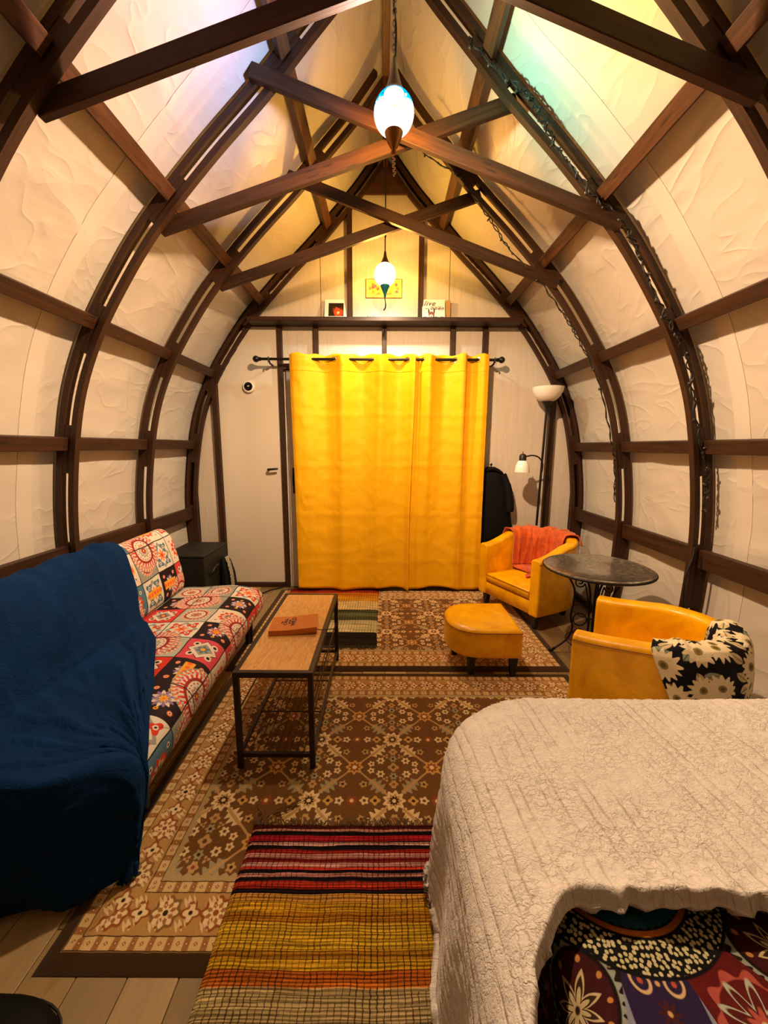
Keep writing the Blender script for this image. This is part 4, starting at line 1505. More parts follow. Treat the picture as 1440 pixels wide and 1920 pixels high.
def drape(A, B, xin, yin, rc, r, top, flare, fold_amp, fold_freq, zmin):
    """cloth over the left and far sides of a box: unfolded coordinates A, B -> positions.
    flat where A > xin and B < yin (corner radius rc), then a rounding r and a skirt"""
    cx, cy = xin + rc, yin - rc
    dx, dy = np.maximum(cx - A, 0), np.maximum(B - cy, 0)
    dist = np.hypot(dx, dy)
    d = dist - rc
    safe = np.maximum(dist, 1e-6)
    nx, ny = -dx / safe, dy / safe
    d = np.where((dx == 0) & (dy == 0), -1, d)
    dp = np.maximum(d, 0)
    bx, by = np.where(d > 0, A - nx * dp, A), np.where(d > 0, B - ny * dp, B)
    arc = np.minimum(dp, r * PI / 2); t = arc / r
    drop = np.maximum(dp - r * PI / 2, 0)
    per = np.arctan2(dx, np.maximum(dy, 1e-6)) * (rc + r) + np.where(dy <= 0, (cy - B), 0) + np.where(dx <= 0, (A - cx), 0) * -1
    wav = fold_amp * np.sin(per * fold_freq + 2.0 * np.sin(per * 5.0)) * sstep(0, .25, drop)
    out = r * np.sin(t) + flare * drop + wav
    X, Y = bx + nx * out, by + ny * out
    Z = top - r * (1 - np.cos(t)) - drop
    return X, Y, np.maximum(Z, zmin), d


# mandala cover
a = np.linspace(-.22, 1.72, 150); b = np.linspace(-.55, 1.45, 110)
A, B = np.meshgrid(a, b, indexing='ij')
X, Y, Z, d = drape(A, B, .345, 1.03, .07, .055, .496, .06, .012, 26, .025)
wr = fbm(A * 5, B * 5, 3, 3)
Z = Z + np.where(d < 0, .008 * wr, 0); X = X - np.where(d > .05, .012 * np.abs(wr), 0)
o = mk('bedcover', np.stack([X, Y, Z], -1).reshape(-1, 3), grid_faces(150, 110), m_mandala, uv=np.stack([A - .46, B - .715], -1).reshape(-1, 2), smooth=True)
tag(o, 'dark bedcover printed with a mandala, showing at the near end of the bed', 'bedcover')

# sherpa blanket
na, nb = 300, 210
a = np.linspace(-.34, 1.73, na); b = np.linspace(0, 1, nb)
A, T_ = np.meshgrid(a, b, indexing='ij')
b0 = .592 - .46 * sstep(.37, -.06, A)
B = b0 + T_ ** 1.15 * (1.66 - b0)
E0 = B - b0
# the near hem dips and waves
Bs = B + (1 - sstep(0, .18, E0)) * (.010 * fbm(A * 4, A * 0 + 2, 0, 2) + .008 * np.sin(A * 6.0 + 1))
X, Y, Z, d = drape(A, Bs, .285, 1.125, .19, .125, .556, .05, .013, 30, .058)
und = .008 * fbm(A * 4, B * 4, 1, 2)
lump = .0016 * vnoise(A * 60, B * 60, 2) + .0012 * vnoise(A * 130, B * 130, 5)
gro = A + B * .08
gro = gro + .010 * fbm(A * 5, B * 5, 8, 2)
st = np.minimum(np.abs(((gro / .078 + .5) % 1) - .5), np.abs(((gro / .078 + .87) % 1) - .5)) * .078
grv = -.0022 * (1 - sstep(0, .009, st)) * sstep(0, .15, E0)
h = und + lump + grv
# lift along the normal (numerical)
P = np.stack([X, Y, Z], -1)
du = np.gradient(P, axis=0); dv = np.gradient(P, axis=1)
N = np.cross(du, dv); N /= np.linalg.norm(N, axis=-1)[..., None] + 1e-9
P = P + N * h[..., None]
# rolled, woolly near edge
edge = np.exp(-(E0 / .035) ** 2)
P[..., 2] += np.where(d < .02, .010 * edge * (1 + .5 * vnoise(A * 34, B * 2, 9)), 0) - np.where(d < .05, .030 * (1 - sstep(0, .016, E0)), 0)
P[..., 1] += (1 - sstep(0, .025, E0)) * .010 * vnoise(A * 40, 3.0, 4)
wool = np.exp(-(E0 / .07) ** 2)
P += N * (wool * (.006 * vnoise(A * 30, B * 30, 7) + .003 * vnoise(A * 70, B * 70, 3)))[..., None]
P[..., 2] = np.maximum(P[..., 2], .058)
o = mk('fleece_blanket', P.reshape(-1, 3), grid_faces(na, nb), m_sherpa, uv=np.stack([A, B], -1).reshape(-1, 2), smooth=True)
tag(o, 'thick cream fleece blanket with carved stripes spread over the bed', 'blanket')
solidify(o, .016, -1)

# ================================================================== tub chairs, footstool, bistro table
def tub_path(W, D, n_arc=22, n_st=6, inset=0.0):
    """plan of the shell, local frame: front faces -y... here forward = +x is the open side; returns points and outward normals"""
    R = W / 2 - inset
    xc = -(D - W / 2)
    pts, nrm, ang = [], [], []
    for i in range(n_st): pts.append((xc * i / n_st, -R)); nrm.append((0, -1)); ang.append(i / n_st * .3)
    for i in range(n_arc + 1):
        a = -PI / 2 - PI * i / n_arc
        pts.append((xc + R * math.cos(a), R * math.sin(a))); nrm.append((math.cos(a), math.sin(a))); ang.append(.3 + .4 * i / n_arc)
    for i in range(n_st - 1, -1, -1): pts.append((xc * i / n_st, R)); nrm.append((0, 1)); ang.append(1 - i / n_st * .3)
    return np.array(pts), np.array(nrm), np.array(ang)


def tub_height(q, ha, hb):
    """arm height ha at the fronts, hb at the middle of the back; q runs 0..1 round the shell"""
    k = np.clip(1 - np.abs(np.asarray(q) - .5) * 2, 0, 1)
    return ha + (hb - ha) * sstep(.05, .85, k)


def tub_chair(label, loc, rot, W, D, ha, hb, zb):
    t = thing('tub_chair', label, 'chair', loc, rot, 'mustard tub chairs')
    pts, nrm, q = tub_path(W, D)
    H = tub_height(q, ha, hb)
    TW, rr = .085, .028
    V, m = [], 0
    for (p, n_, h) in zip(pts, nrm, H):
        prof = [(0, zb), (.002, zb + .02), (.004, h - rr)]
        for k in range(1, 6):
            a = PI / 2 * k / 5; prof.append((.004 - rr + rr * math.cos(a), h - rr + rr * math.sin(a)))
        for k in range(0, 6):
            a = PI / 2 * k / 5; prof.append((-(TW - rr) - rr * math.sin(a), h - rr + rr * math.cos(a)))
        prof += [(-TW, h - rr - .05), (-TW, zb + .09), (-TW, zb)]
        m = len(prof)
        for (o_, z) in prof: V.append((p[0] + n_[0] * o_, p[1] + n_[1] * o_, z))
    n = len(pts)
    F = grid_faces(n, m, flip=True)
    F += [tuple(range(m)), tuple((n - 1) * m + k for k in range(m))[::-1]]
    for i in range(n - 1): F.append((i * m, (i + 1) * m, (i + 1) * m + m - 1, i * m + m - 1))
    V = np.array(V)
    V[:, :2] += .0015 * np.stack([fbm(V[:, 0] * 9, V[:, 1] * 9, V[:, 2] * 9, 2)] * 2, -1)
    sh = mk('shell', V, F, m_leather, t, smooth=True, world=False, sharp=1.1)
    bm = bmesh.new(); bm.from_mesh(sh.data); bmesh.ops.recalc_face_normals(bm, faces=bm.faces); bm.to_mesh(sh.data); bm.free()
    b = sh.modifiers.new('edge', 'BEVEL'); b.width = .012; b.segments = 3; b.limit_method = 'ANGLE'; b.angle_limit = math.radians(60)
    # piping along the outer top edge
    pp = [(p[0] + n_[0] * .004, p[1] + n_[1] * .004, h - rr * .9) for (p, n_, h) in zip(pts, nrm, H)]
    tube('piping', pp, .0022, m_seam, sh, n=5, world=False)
    # seat block and cushion, D shaped
    def dshape(Ri, x_front):
        xc = -(D - W / 2)
        o_ = [(x_front, -Ri)]
        for i in range(17):
            a = -PI / 2 - PI * i / 16; o_.append((xc + Ri * math.cos(a), Ri * math.sin(a)))
        o_.append((x_front, Ri))
        return np.array(o_)
    def slab(name, outline, z0, z1, rad, mat, crown=0.0):
        c = outline.mean(0)
        V, F = [], []
        rings = [(z0, 1 - rad / .28), (z0 + rad, 1.0), (z1 - rad, 1.0), (z1 - rad * .3, 1 - rad * .3 / .28), (z1, 1 - rad / .28), (z1 + crown * .7, .55)]
        k = len(outline)
        for (z, s_) in rings:
            for p in outline: V.append((c[0] + (p[0] - c[0]) * s_, c[1] + (p[1] - c[1]) * s_, z))
        for i in range(len(rings) - 1):
            for j in range(k):
                j2 = (j + 1) % k; F.append((i * k + j, i * k + j2, (i + 1) * k + j2, (i + 1) * k + j))
        F.append(tuple(range(k))[::-1]); V.append((c[0], c[1], z1 + crown)); ci = len(V) - 1; e = (len(rings) - 1) * k
        for j in range(k): F.append((e + j, e + (j + 1) % k, ci))
        o = mk(name, V, F, mat, t, smooth=True, world=False, sharp=1.2)
        bm = bmesh.new(); bm.from_mesh(o.data); bmesh.ops.recalc_face_normals(bm, faces=bm.faces); bm.to_mesh(o.data); bm.free()
        return o
    slab('seat_base', dshape(W / 2 - TW - .001, -.012), zb, zb + .105, .006, m_leather)
    cu = slab('seat_cushion', dshape(W / 2 - TW - .006, -.004), zb + .107, zb + .185, .016, m_leather, .012)
    ol = dshape(W / 2 - TW - .004, -.001)
    tube('piping', [(p[0], p[1], zb + .185 - .012) for p in (ol[0], (ol[0] + ol[-1]) / 2, ol[-1])], .002, m_seam, cu, n=5, world=False)
    xc = -(D - W / 2)
    for (x, y) in ((-.05, -W / 2 + .055), (-.05, W / 2 - .055), (xc - .16, -W / 2 + .13), (xc - .16, W / 2 - .13)):
        V, F = [], []
        for (z, s_) in ((.0125 - loc[2], .016), (zb - .001, .024)):
            for (ax_, ay_) in ((-1, -1), (1, -1), (1, 1), (-1, 1)): V.append((x + ax_ * s_, y + ay_ * s_, z))
        F = [(3, 2, 1, 0), (4, 5, 6, 7), (0, 1, 5, 4), (1, 2, 6, 5), (2, 3, 7, 6), (3, 0, 4, 7)]
        mk('leg', V, F, m_black_wood, t, world=False, bevel=.002)
    return t


C1 = dict(loc=(.967, 3.04, 0), rot=3.60, W=.65, D=.60, ha=.545, hb=.640, zb=.115)
C2 = dict(loc=(1.030, 1.915, 0), rot=2.485, W=.62, D=.60, ha=.530, hb=.560, zb=.105)
chair1 = tub_chair('mustard faux-leather tub chair with orange throw, beside the floor lamp', **C1)
chair2 = tub_chair('mustard faux-leather tub chair with floral throw, behind the bed', **C2)


def tub_throw(name, C, q0, q1, down_in, down_out, seat, mat, label, cat, amp, freq, seed, fan=0.0, hem=0.0, gap=.012, slant=0.0):
    """cloth over the rim of a tub chair: q0..q1 along the shell, hanging outside and inside, then along the seat"""
    pts, nrm, q = tub_path(C['W'], C['D'])
    nq, nv = 110, 110
    qq = np.linspace(q0, q1, nq)
    PX, PY = np.interp(qq, q, pts[:, 0]), np.interp(qq, q, pts[:, 1])
    NX, NY = np.interp(qq, q, nrm[:, 0]), np.interp(qq, q, nrm[:, 1])
    ln = np.hypot(NX, NY); NX, NY = NX / ln, NY / ln
    H = tub_height(qq, C['ha'], C['hb'])
    seg = np.concatenate([[0], np.cumsum(np.hypot(np.diff(PX), np.diff(PY)))])
    out = []
    TW = .085
    zs = C['zb'] + .20
    for i in range(nq):
        h = H[i] + gap
        do = down_out * (1 + hem * math.sin(i / nq * 7 + seed))
        path = [(gap + .006, h - do), (gap + .004, h - .03), (gap - .008, h - .006), (-.02, h + .004), (-.06, h + .004), (-TW - gap + .008, h - .006), (-TW - gap, h - .035)]
        if seat > 0:
            path += [(-TW - gap, zs + .035), (-TW - gap - .012, zs + .014), (-TW - gap - .04, zs + .008), (-TW - gap - seat * (1 + .3 * math.sin(i * .09 + seed)), zs + .006)]
        else:
            path += [(-TW - gap, h - down_in * (1 + hem * math.cos(i / nq * 5 + seed)))]
        path = np.array(path)
        L_ = np.concatenate([[0], np.cumsum(np.linalg.norm(np.diff(path, axis=0), axis=1))])
        w = np.linspace(0, L_[-1], nv)
        o_, z = np.interp(w, L_, path[:, 0]), np.interp(w, L_, path[:, 1])
        f = fbm(seg[i] * freq + (w * fan), w * 2.0, seed, 3)
        rid = (1 - np.abs(f)) ** 4
        lift = amp * (rid + .4 * f)
        topk = sstep(H[i] - .06, H[i], z)
        inner = o_ < -TW * .6
        sgn = np.where(inner, -1.0, 1.0)
        o2 = o_ + sgn * np.maximum(lift, -.006) * (1 - topk) * np.where(z < zs + .03, 0, 1)
        z2 = z + np.maximum(lift, -.002) * topk + np.where(z < zs + .03, np.abs(lift) * .6, 0)
        sl = slant * np.clip(H[i] - z, 0, 1) * (o_ > 0) * (i / (nq - 1)) ** 2
        out.append(np.stack([PX[i] + NX[i] * o2 - NY[i] * sl, PY[i] + NY[i] * o2 + NX[i] * sl, z2], -1))
    P = np.array(out)
    c, s_ = math.cos(C['rot']), math.sin(C['rot'])
    W_ = P.copy(); W_[..., 0] = P[..., 0] * c - P[..., 1] * s_ + C['loc'][0]; W_[..., 1] = P[..., 0] * s_ + P[..., 1] * c + C['loc'][1]
    vv = np.linspace(0, 1, nv)[None, :] * (down_out + .1 + (C['hb'] - zs + seat if seat > 0 else down_in)) + 0 * seg[:, None]
    U = np.stack([seg[:, None] + 0 * vv + 2, vv + 1], -1)
    o = mk(name, W_.reshape(-1, 3), grid_faces(nq, nv), mat, uv=U.reshape(-1, 2), smooth=True)
    solidify(o, .006, 0)
    tag(o, label, cat)
    return o


tub_throw('throw_blanket', C1, .30, .60, .2, .07, .26, m_orange, 'burnt orange plush throw over the tub chair by the floor lamp', 'throw', .026, 15, 3.0)
tub_throw('throw_blanket', C2, .44, .70, .16, .36, 0, m_floral, 'black throw printed with cream daisies over the tub chair behind the bed', 'throw', .018, 8, 6.0, hem=.10, slant=.45)

# D-shaped footstool
fs = thing('footstool', 'mustard faux-leather D-shaped footstool on black legs', 'footstool', (.62, 2.36, 0))
out = [(.800, 2.150), (.80, 2.575)]
for i in range(25):
    a = PI / 2 + PI * i / 24
    ca, sa = math.cos(a), math.sin(a)
    out.append((.60 + .215 * math.copysign(abs(ca) ** .85, ca), 2.3625 + .2125 * math.copysign(abs(sa) ** .8, sa)))
out = np.array(out)
def fs_ring(sc, z): 
    c = np.array([.60, 2.3625]); return [(c[0] + (p[0] - c[0]) * sc, c[1] + (p[1] - c[1]) * sc, z) for p in out]
V, F = [], []
rings = [fs_ring(.96, .135), fs_ring(.985, .14), fs_ring(.99, .16), fs_ring(1.0, .286), fs_ring(.995, .294), fs_ring(.96, .305), fs_ring(.85, .314), fs_ring(.55, .319)]
k = len(out)
for r_ in rings: V += r_
for i in range(len(rings) - 1):
    for j in range(k): F.append((i * k + j, (i + 1) * k + j, (i + 1) * k + (j + 1) % k, i * k + (j + 1) % k))
V.append((.60, 2.3625, .321)); e = (len(rings) - 1) * k
for j in range(k): F.append((e + j, len(V) - 1, e + (j + 1) % k))
F.append(tuple(range(k)))
cu = mk('cushion', V, F, m_leather, fs, smooth=True, sharp=1.0)
bm = bmesh.new(); bm.from_mesh(cu.data); bmesh.ops.recalc_face_normals(bm, faces=bm.faces); bm.to_mesh(cu.data); bm.free()
pr = fs_ring(1.003, .290); tube('piping', pr + [pr[0]], .0028, m_seam, cu, n=6)
for (x, y) in ((.765, 2.19), (.765, 2.535), (.52, 2.205), (.46, 2.43)):
    V = []
    for (z, s_) in ((.0125, .015), (.134, .024)):
        for (ax_, ay_) in ((-1, -1), (1, -1), (1, 1), (-1, 1)): V.append((x + ax_ * s_, y + ay_ * s_, z))
    mk('leg', V, [(3, 2, 1, 0), (4, 5, 6, 7), (0, 1, 5, 4), (1, 2, 6, 5), (2, 3, 7, 6), (3, 0, 4, 7)], m_black_wood, fs, bevel=.002)

# bistro table with scrolled iron base
BX, BY, BH, BR = 1.352, 2.446, .605, .319
BDZ = BH - .640
bt_ = thing('bistro_table', 'round black glass-topped bistro table with scrolled iron base', 'table', (BX, BY, 0))
lathe('tabletop', [(.10, .612), (BR - .018, .614), (BR - .006, .620), (BR, .630), (BR - .004, .638), (BR - .012, .641), (BR - .020, .6385), (.12, .6385), (.01, .6385)], m_table_black, bt_, (BX, BY, BDZ), n=72, sharp=.5)
tube('rim', [(BX + (BR - .002) * math.cos(a), BY + (BR - .002) * math.sin(a), .628 + BDZ) for a in np.linspace(0, 2 * PI, 73)], .007, m_iron, bt_, n=8)
def curve_leg(a, pts, r, name='leg'):
    ca, sa = math.cos(a), math.sin(a)
    return [(BX + ca * p[0], BY + sa * p[0], .021 + (p[1] - .0075) * (.612 + BDZ - .021) / (.612 - .0075)) for p in pts]
for i, a in enumerate((3.02, 3.02 + 2.09, 3.02 - 2.09)):
    main = catmull([(.19, .612), (.165, .56), (.125, .47), (.125, .36), (.135, .27), (.12, .19), (.14, .11), (.19, .05), (.235, .018)], 8)
    lg = tube('leg', curve_leg(a, main, .006), .0065, m_iron, bt_, n=8)
    tube('foot', curve_leg(a, [(.215, .026), (.238, .0075), (.255, .0075)], 0), .0085, m_iron, lg, n=8)
    # big S scroll at the top and rings lower down
    sp = [(.095 + .035 * (1 - t * .75) * math.cos(PI * 1.1 + t * 8.2), .525 + .04 * (1 - t * .75) * math.sin(PI * 1.1 + t * 8.2)) for t in np.linspace(0, 1, 30)]
    sp = [(.03, .30), (.035, .38), (.048, .45)] + sp
    tube('scroll', curve_leg(a, catmull(sp, 3), 0), .0045, m_iron, lg, n=6)
    ring = [(.078 + .042 * math.cos(t), .25 + .045 * math.sin(t)) for t in np.linspace(0, 2 * PI, 24)]
    tube('scroll', curve_leg(a, ring, 0), .0045, m_iron, lg, n=6)
    ring = [(.072 + .04 * math.cos(t) * (1 - t / 14), .14 + .042 * math.sin(t) * (1 - t / 14)) for t in np.linspace(0, 9, 36)]
    tube('scroll', curve_leg(a, ring, 0), .0045, m_iron, lg, n=6)
for i, a in enumerate((3.02, 3.02 + 2.09, 3.02 - 2.09)):
    tube('centre_bar', curve_leg(a, catmull([(.135, .612), (.06, .55), (.028, .45), (.024, .3), (.024, .15), (.05, .06)], 6), 0), .007, m_iron, bt_, n=8)
tube('hoop', [(BX + .128 * math.cos(t), BY + .128 * math.sin(t), .30) for t in np.linspace(0, 2 * PI, 40)], .004, m_iron, bt_, n=6)
tube('hoop', [(BX + .15 * math.cos(t), BY + .15 * math.sin(t), .095) for t in np.linspace(0, 2 * PI, 40)], .004, m_iron, bt_, n=6)

# ================================================================== curtains on their rod
ROD_Y, ROD_Z = 3.600, 2.086
rod = thing('curtain_rod', 'black curtain rod with round ball finials above the door', 'curtain rod', (-.05, ROD_Y, ROD_Z))
tube('pole', [(-1.09, ROD_Y, ROD_Z), (.99, ROD_Y, ROD_Z)], .0115, m_black_metal, rod, n=14)
for x, s_ in ((-1.105, -1), (1.005, 1)):
    V, F = lathe_vf([(.002, -.028), (.014, -.024), (.024, -.014), (.028, 0), (.024, .014), (.014, .024), (.002, .028)], 18, (0, 0, 0))
    V = [(x + z, ROD_Y + a_, ROD_Z + b_) for (a_, b_, z) in V]
    f = mk('finial', V, F, m_black_metal, rod, smooth=True)
    tube('collar', [(x - s_ * .024, ROD_Y, ROD_Z), (x - s_ * .042, ROD_Y, ROD_Z)], .016, m_black_metal, f, n=14)
for x in (-.995, .945):
    tube('bracket', [(x, ROD_Y, ROD_Z - .012), (x, ROD_Y + .03, ROD_Z - .03), (x, 3.728, ROD_Z - .03)], .008, m_black_metal, rod, n=8)
    tube('bracket_clip', [(x, ROD_Y - .015, ROD_Z + .016), (x, ROD_Y - .016, ROD_Z - .03)], .006, m_black_metal, rod, n=8)


def curtain(knots, x_bottom, label, seed, zb, y_low=0.0, hangy=None):
    """knots: (x, y offset) along the rod; sharp grommet folds on top relax into soft pleats below"""
    K = np.array(knots, float)
    nx, nz = 240, 90
    t = np.linspace(0, 1, nx)
    tk = np.linspace(0, 1, len(K))
    P = catmull([tuple(k) for k in K], 12); tp = np.linspace(0, 1, len(P))
    tx = np.interp(t, tp, P[:, 0]); ty = np.interp(t, tp, P[:, 1])
    x0b, x1b = x_bottom
    uarc = np.concatenate([[0], np.cumsum(np.hypot(np.diff(tx), np.diff(ty)))])
    V, U = [], []
    for j in range(nz + 1):
        v = j / nz
        z = ROD_Z + .040 - v * (ROD_Z + .040 - zb)
        k = sstep(0, .8, v)
        xs = tx * (1 - k) + (x0b + (tx - tx[0]) / (tx[-1] - tx[0]) * (x1b - x0b)) * k
        soft = .55 + .75 * v
        low = .030 * fbm(t * 6 + seed, v * 1.2, seed, 2) * k
        y = ROD_Y + ty * (1.0 - .62 * k) + low - y_low * k
        zz = z + np.where(v > .97, .012 * np.sin(t * 9 + seed), 0) * (v - .97) / .03 + (.006 * np.sin(tx * 40) if j == 0 else 0)
        y = np.minimum(y, 3.672)
        V.append(np.stack([xs, y, zz], -1)); U.append(np.stack([uarc + seed, np.full(nx, z)], -1))
    V = np.array(V); U = np.array(U)
    cr = .006 * (1 - np.abs(fbm(V[..., 0] * 6, V[..., 2] * 9, seed, 3))) ** 5
    V[..., 1] -= cr
    o = mk('curtain', V.reshape(-1, 3), grid_faces(nz + 1, nx), m_curtain, uv=U.reshape(-1, 2), smooth=True)
    solidify(o, .004, 0)
    tag(o, label, 'curtain', 'yellow curtains')
    # stitched header and chrome grommets where the cloth crosses the pole
    S_ = [i for i in range(nx - 1) if ty[i] * ty[i + 1] < 0]
    for i in S_:
        ta = math.atan2(ty[min(i + 2, nx - 1)] - ty[max(i - 2, 0)], tx[min(i + 2, nx - 1)] - tx[max(i - 2, 0)])
        ring = [(tx[i] + .021 * math.cos(a_) * math.cos(ta), ROD_Y + .021 * math.cos(a_) * math.sin(ta), ROD_Z - .002 + .021 * math.sin(a_)) for a_ in np.linspace(0, 2 * PI, 21)]
        tube('grommet', ring, .0042, m_chrome, o, n=6)
    hem = V[4]
    tube('header_seam', [(p[0], p[1] - .004, p[2]) for p in V[6][::3]], .0012, m_curtain, o, n=4)
    return o


f_, b_ = -.042, .038
curtain([(-.815, -.015), (-.775, f_), (-.69, f_), (-.615, 0.0), (-.525, b_), (-.432, 0.0), (-.363, f_), (-.294, 0.0), (-.195, b_), (-.097, 0.0), (-.03, f_), (.04, 0.0), (.125, b_), (.205, -.004), (.245, f_), (.262, f_ - .006)],
        (-.785, .225), 'yellow grommet curtain, the wider panel, nearest the narrow door', 1.0, .046, y_low=.05)
curtain([(.250, -.02), (.278, 0.008), (.305, b_), (.333, 0.0), (.388, f_), (.443, 0.0), (.525, b_), (.608, 0.0), (.655, f_), (.690, f_), (.709, 0.0), (.757, b_), (.805, 0.0), (.845, f_), (.890, f_ + .01)],
        (.225, .885), 'yellow grommet curtain, the narrower panel, nearest the black coat', 4.0, .044, y_low=.015)

# ================================================================== floor lamp, coat, cabinet, wall things
FLX, FLY = 1.41, 3.575
fl_t = thing('floor_lamp', 'black torchiere floor lamp with white bowl shade and side reading light', 'lamp', (1.375, FLY, 0))
PT = np.array([FLX, FLY, 1.70]); PB = np.array([1.375, FLY, .02])
lathe('base', [(.115, .001), (.118, .008), (.10, .018), (.03, .026), (.012, .04)], m_black_metal, fl_t, (1.375, FLY, 0))
tube('pole', [PB, PT], .0105, m_black_metal, fl_t, n=12)
lathe('shade_holder', [(.012, 1.660), (.016, 1.685), (.030, 1.715), (.046, 1.735), (.046, 1.742)], m_black_plastic, fl_t, (FLX, FLY, 0))
sd = lathe('bowl_shade', [(.040, 1.738), (.075, 1.752), (.105, 1.785), (.124, 1.825), (.130, 1.858), (.126, 1.858), (.118, 1.825), (.098, 1.790), (.070, 1.760), (.030, 1.748)], m_shade, fl_t, (FLX, FLY, 0), n=48)
arm = catmull([(1.393, FLY - .008, 1.10), (1.400, FLY - .02, 1.16), (1.388, FLY - .04, 1.215), (1.34, FLY - .07, 1.262), (1.28, FLY - .09, 1.278), (1.225, FLY - .10, 1.270)], 6)
tube('gooseneck_arm', arm, .0065, m_black_metal, fl_t, n=10)
RLX, RLY = 1.193, FLY - .10
lathe('reading_socket', [(.022, 1.228), (.030, 1.232), (.030, 1.275), (.022, 1.287), (.010, 1.292)], m_black_plastic, fl_t, (RLX, RLY, 0))
rs = lathe('reading_shade', [(.028, 1.236), (.042, 1.222), (.055, 1.190), (.062, 1.150), (.062, 1.135), (.058, 1.135), (.058, 1.150), (.050, 1.190), (.030, 1.225)], m_shade, fl_t, (RLX, RLY, 0), n=36)
tube('switch_knob', [(RLX, RLY, 1.292), (RLX, RLY, 1.312)], .004, m_brass, fl_t, n=8)

# black coat on a hook beside the curtain
coat = thing('coat', 'long black coat hanging on the wall beside the yellow curtain', 'coat', (1.06, 3.69, .33))
def coat_body(secs, n=28, seed=0.0):
    V = []
    for (z, x0, x1, y0, y1) in secs:
        for k in range(n):
            a = 2 * PI * k / n
            cx_, cy_ = (x0 + x1) / 2, (y0 + y1) / 2
            ca, sa = math.cos(a), math.sin(a)
            rx, ry = (x1 - x0) / 2, (y1 - y0) / 2
            w = 1 + .05 * math.sin(a * 5 + seed + z * 3)
            V.append((cx_ + rx * w * math.copysign(abs(ca) ** .8, ca), min(cy_ + ry * w * math.copysign(abs(sa) ** .8, sa), 3.735), z))
    F = grid_faces(len(secs), n)
    F = []
    for i in range(len(secs) - 1):
        for k in range(n):
            a, b = i * n + k, i * n + (k + 1) % n; F.append((a, b, b + n, a + n))
    F += [tuple(range(n))[::-1], tuple((len(secs) - 1) * n + k for k in range(n))]
    return V, F
V, F = coat_body([(.34, .90, 1.215, 3.655, 3.730), (.55, .90, 1.205, 3.65, 3.732), (.80, .905, 1.165, 3.645, 3.733), (.98, .905, 1.145, 3.645, 3.733), (1.08, .91, 1.115, 3.65, 3.733), (1.125, .92, 1.085, 3.66, 3.733), (1.150, .93, 1.05, 3.675, 3.733), (1.168, .945, 1.02, 3.69, 3.732)])
mk('body', V, F, m_coat, coat, smooth=True)
tube('sleeve', catmull([(1.085, 3.672, 1.10), (1.125, 3.660, 1.00), (1.150, 3.652, .88), (1.160, 3.648, .76)], 5), [.034] * 5 + [.038] * 5 + [.040] * 5 + [.034], m_coat, coat, n=14)
tube('collar', catmull([(.94, 3.672, 1.135), (.97, 3.652, 1.150), (1.02, 3.650, 1.145), (1.065, 3.665, 1.120)], 5), .016, m_coat, coat, n=8)
tube('hook', [(.985, 3.735, 1.19), (.985, 3.69, 1.185), (.985, 3.685, 1.20)], .006, m_black_metal, coat, n=8)

# black cabinet and strap behind the sofa
cab = thing('cabinet', 'matt black box cabinet standing behind the far end of the sofa', 'cabinet', (-1.60, 3.33, 0))
box('body', -1.775, -1.435, 3.085, 3.56, .03, .462, m_box, cab, bevel=.008)
box('top_panel', -1.78, -1.43, 3.08, 3.565, .464, .482, m_box, cab, bevel=.006)
for (x, y) in ((-1.74, 3.12), (-1.47, 3.12), (-1.74, 3.52), (-1.47, 3.52)):
    V, F = lathe_vf([(.016, 0.0005), (.018, .029)], 10, (x, y, 0)); mk('foot', V, F, m_black_plastic, cab, smooth=True, sharp=.7)
tube('side_handle', catmull([(-1.434, 3.16, .30), (-1.405, 3.17, .33), (-1.400, 3.22, .36), (-1.405, 3.28, .35), (-1.434, 3.29, .33)], 5), .009, m_black_plastic, cab, n=8)
bag = thing('shoulder_bag', 'black bag with checkered strap hanging on the side of the black cabinet', 'bag', (-1.39, 3.42, .10))
V, F = coat_body([(.06, -1.425, -1.345, 3.33, 3.55), (.10, -1.428, -1.335, 3.32, 3.56), (.22, -1.428, -1.345, 3.33, 3.55), (.33, -1.428, -1.375, 3.36, 3.52), (.37, -1.428, -1.395, 3.38, 3.50)], 20)
mk('pouch', V, F, m_coat, bag, smooth=True)
SP = catmull([(-1.332, 3.352, .06), (-1.330, 3.352, .15), (-1.342, 3.362, .25), (-1.365, 3.378, .33), (-1.385, 3.395, .372), (-1.40, 3.41, .38)], 5)
V, F = [], []
for p in SP: V += [(p[0], p[1] - .003, p[2]), (p[0] + .004, p[1] + .055, p[2])]
F = [(2 * i, 2 * i + 1, 2 * i + 3, 2 * i + 2) for i in range(len(SP) - 1)]
st_ = mk('strap', V, F, m_check, bag); solidify(st_, .004, 0)

# thermostat
th_ = thing('thermostat', 'round white thermostat with black face on the narrow door', 'thermostat', (-1.213, 3.70, 1.872))
def disc_y(name, prof, c, mat, parent, n=32):
    V, F = lathe_vf(prof, n)
    V = [(x + c[0], c[1] - z, y + c[2]) for x, y, z in V]
    return mk(name, V, F, mat, parent, smooth=True, sharp=.7)
disc_y('ring', [(.044, -.008), (.052, 0), (.054, .012), (.050, .022), (.040, .026), (.020, .024)], (-1.213, 3.720, 1.872), m_white_plastic, th_)
fc = disc_y('face', [(.036, .024), (.037, .029), (.034, .031), (.01, .031)], (-1.213, 3.720, 1.872), m_screen, th_)
text('readout', '68', .018, (0, 0, 0), (R90, 0, 0), m_white_plastic, fc).location = tuple(np.array((-1.213, 3.6875, 1.874)) - np.array(th_.location))

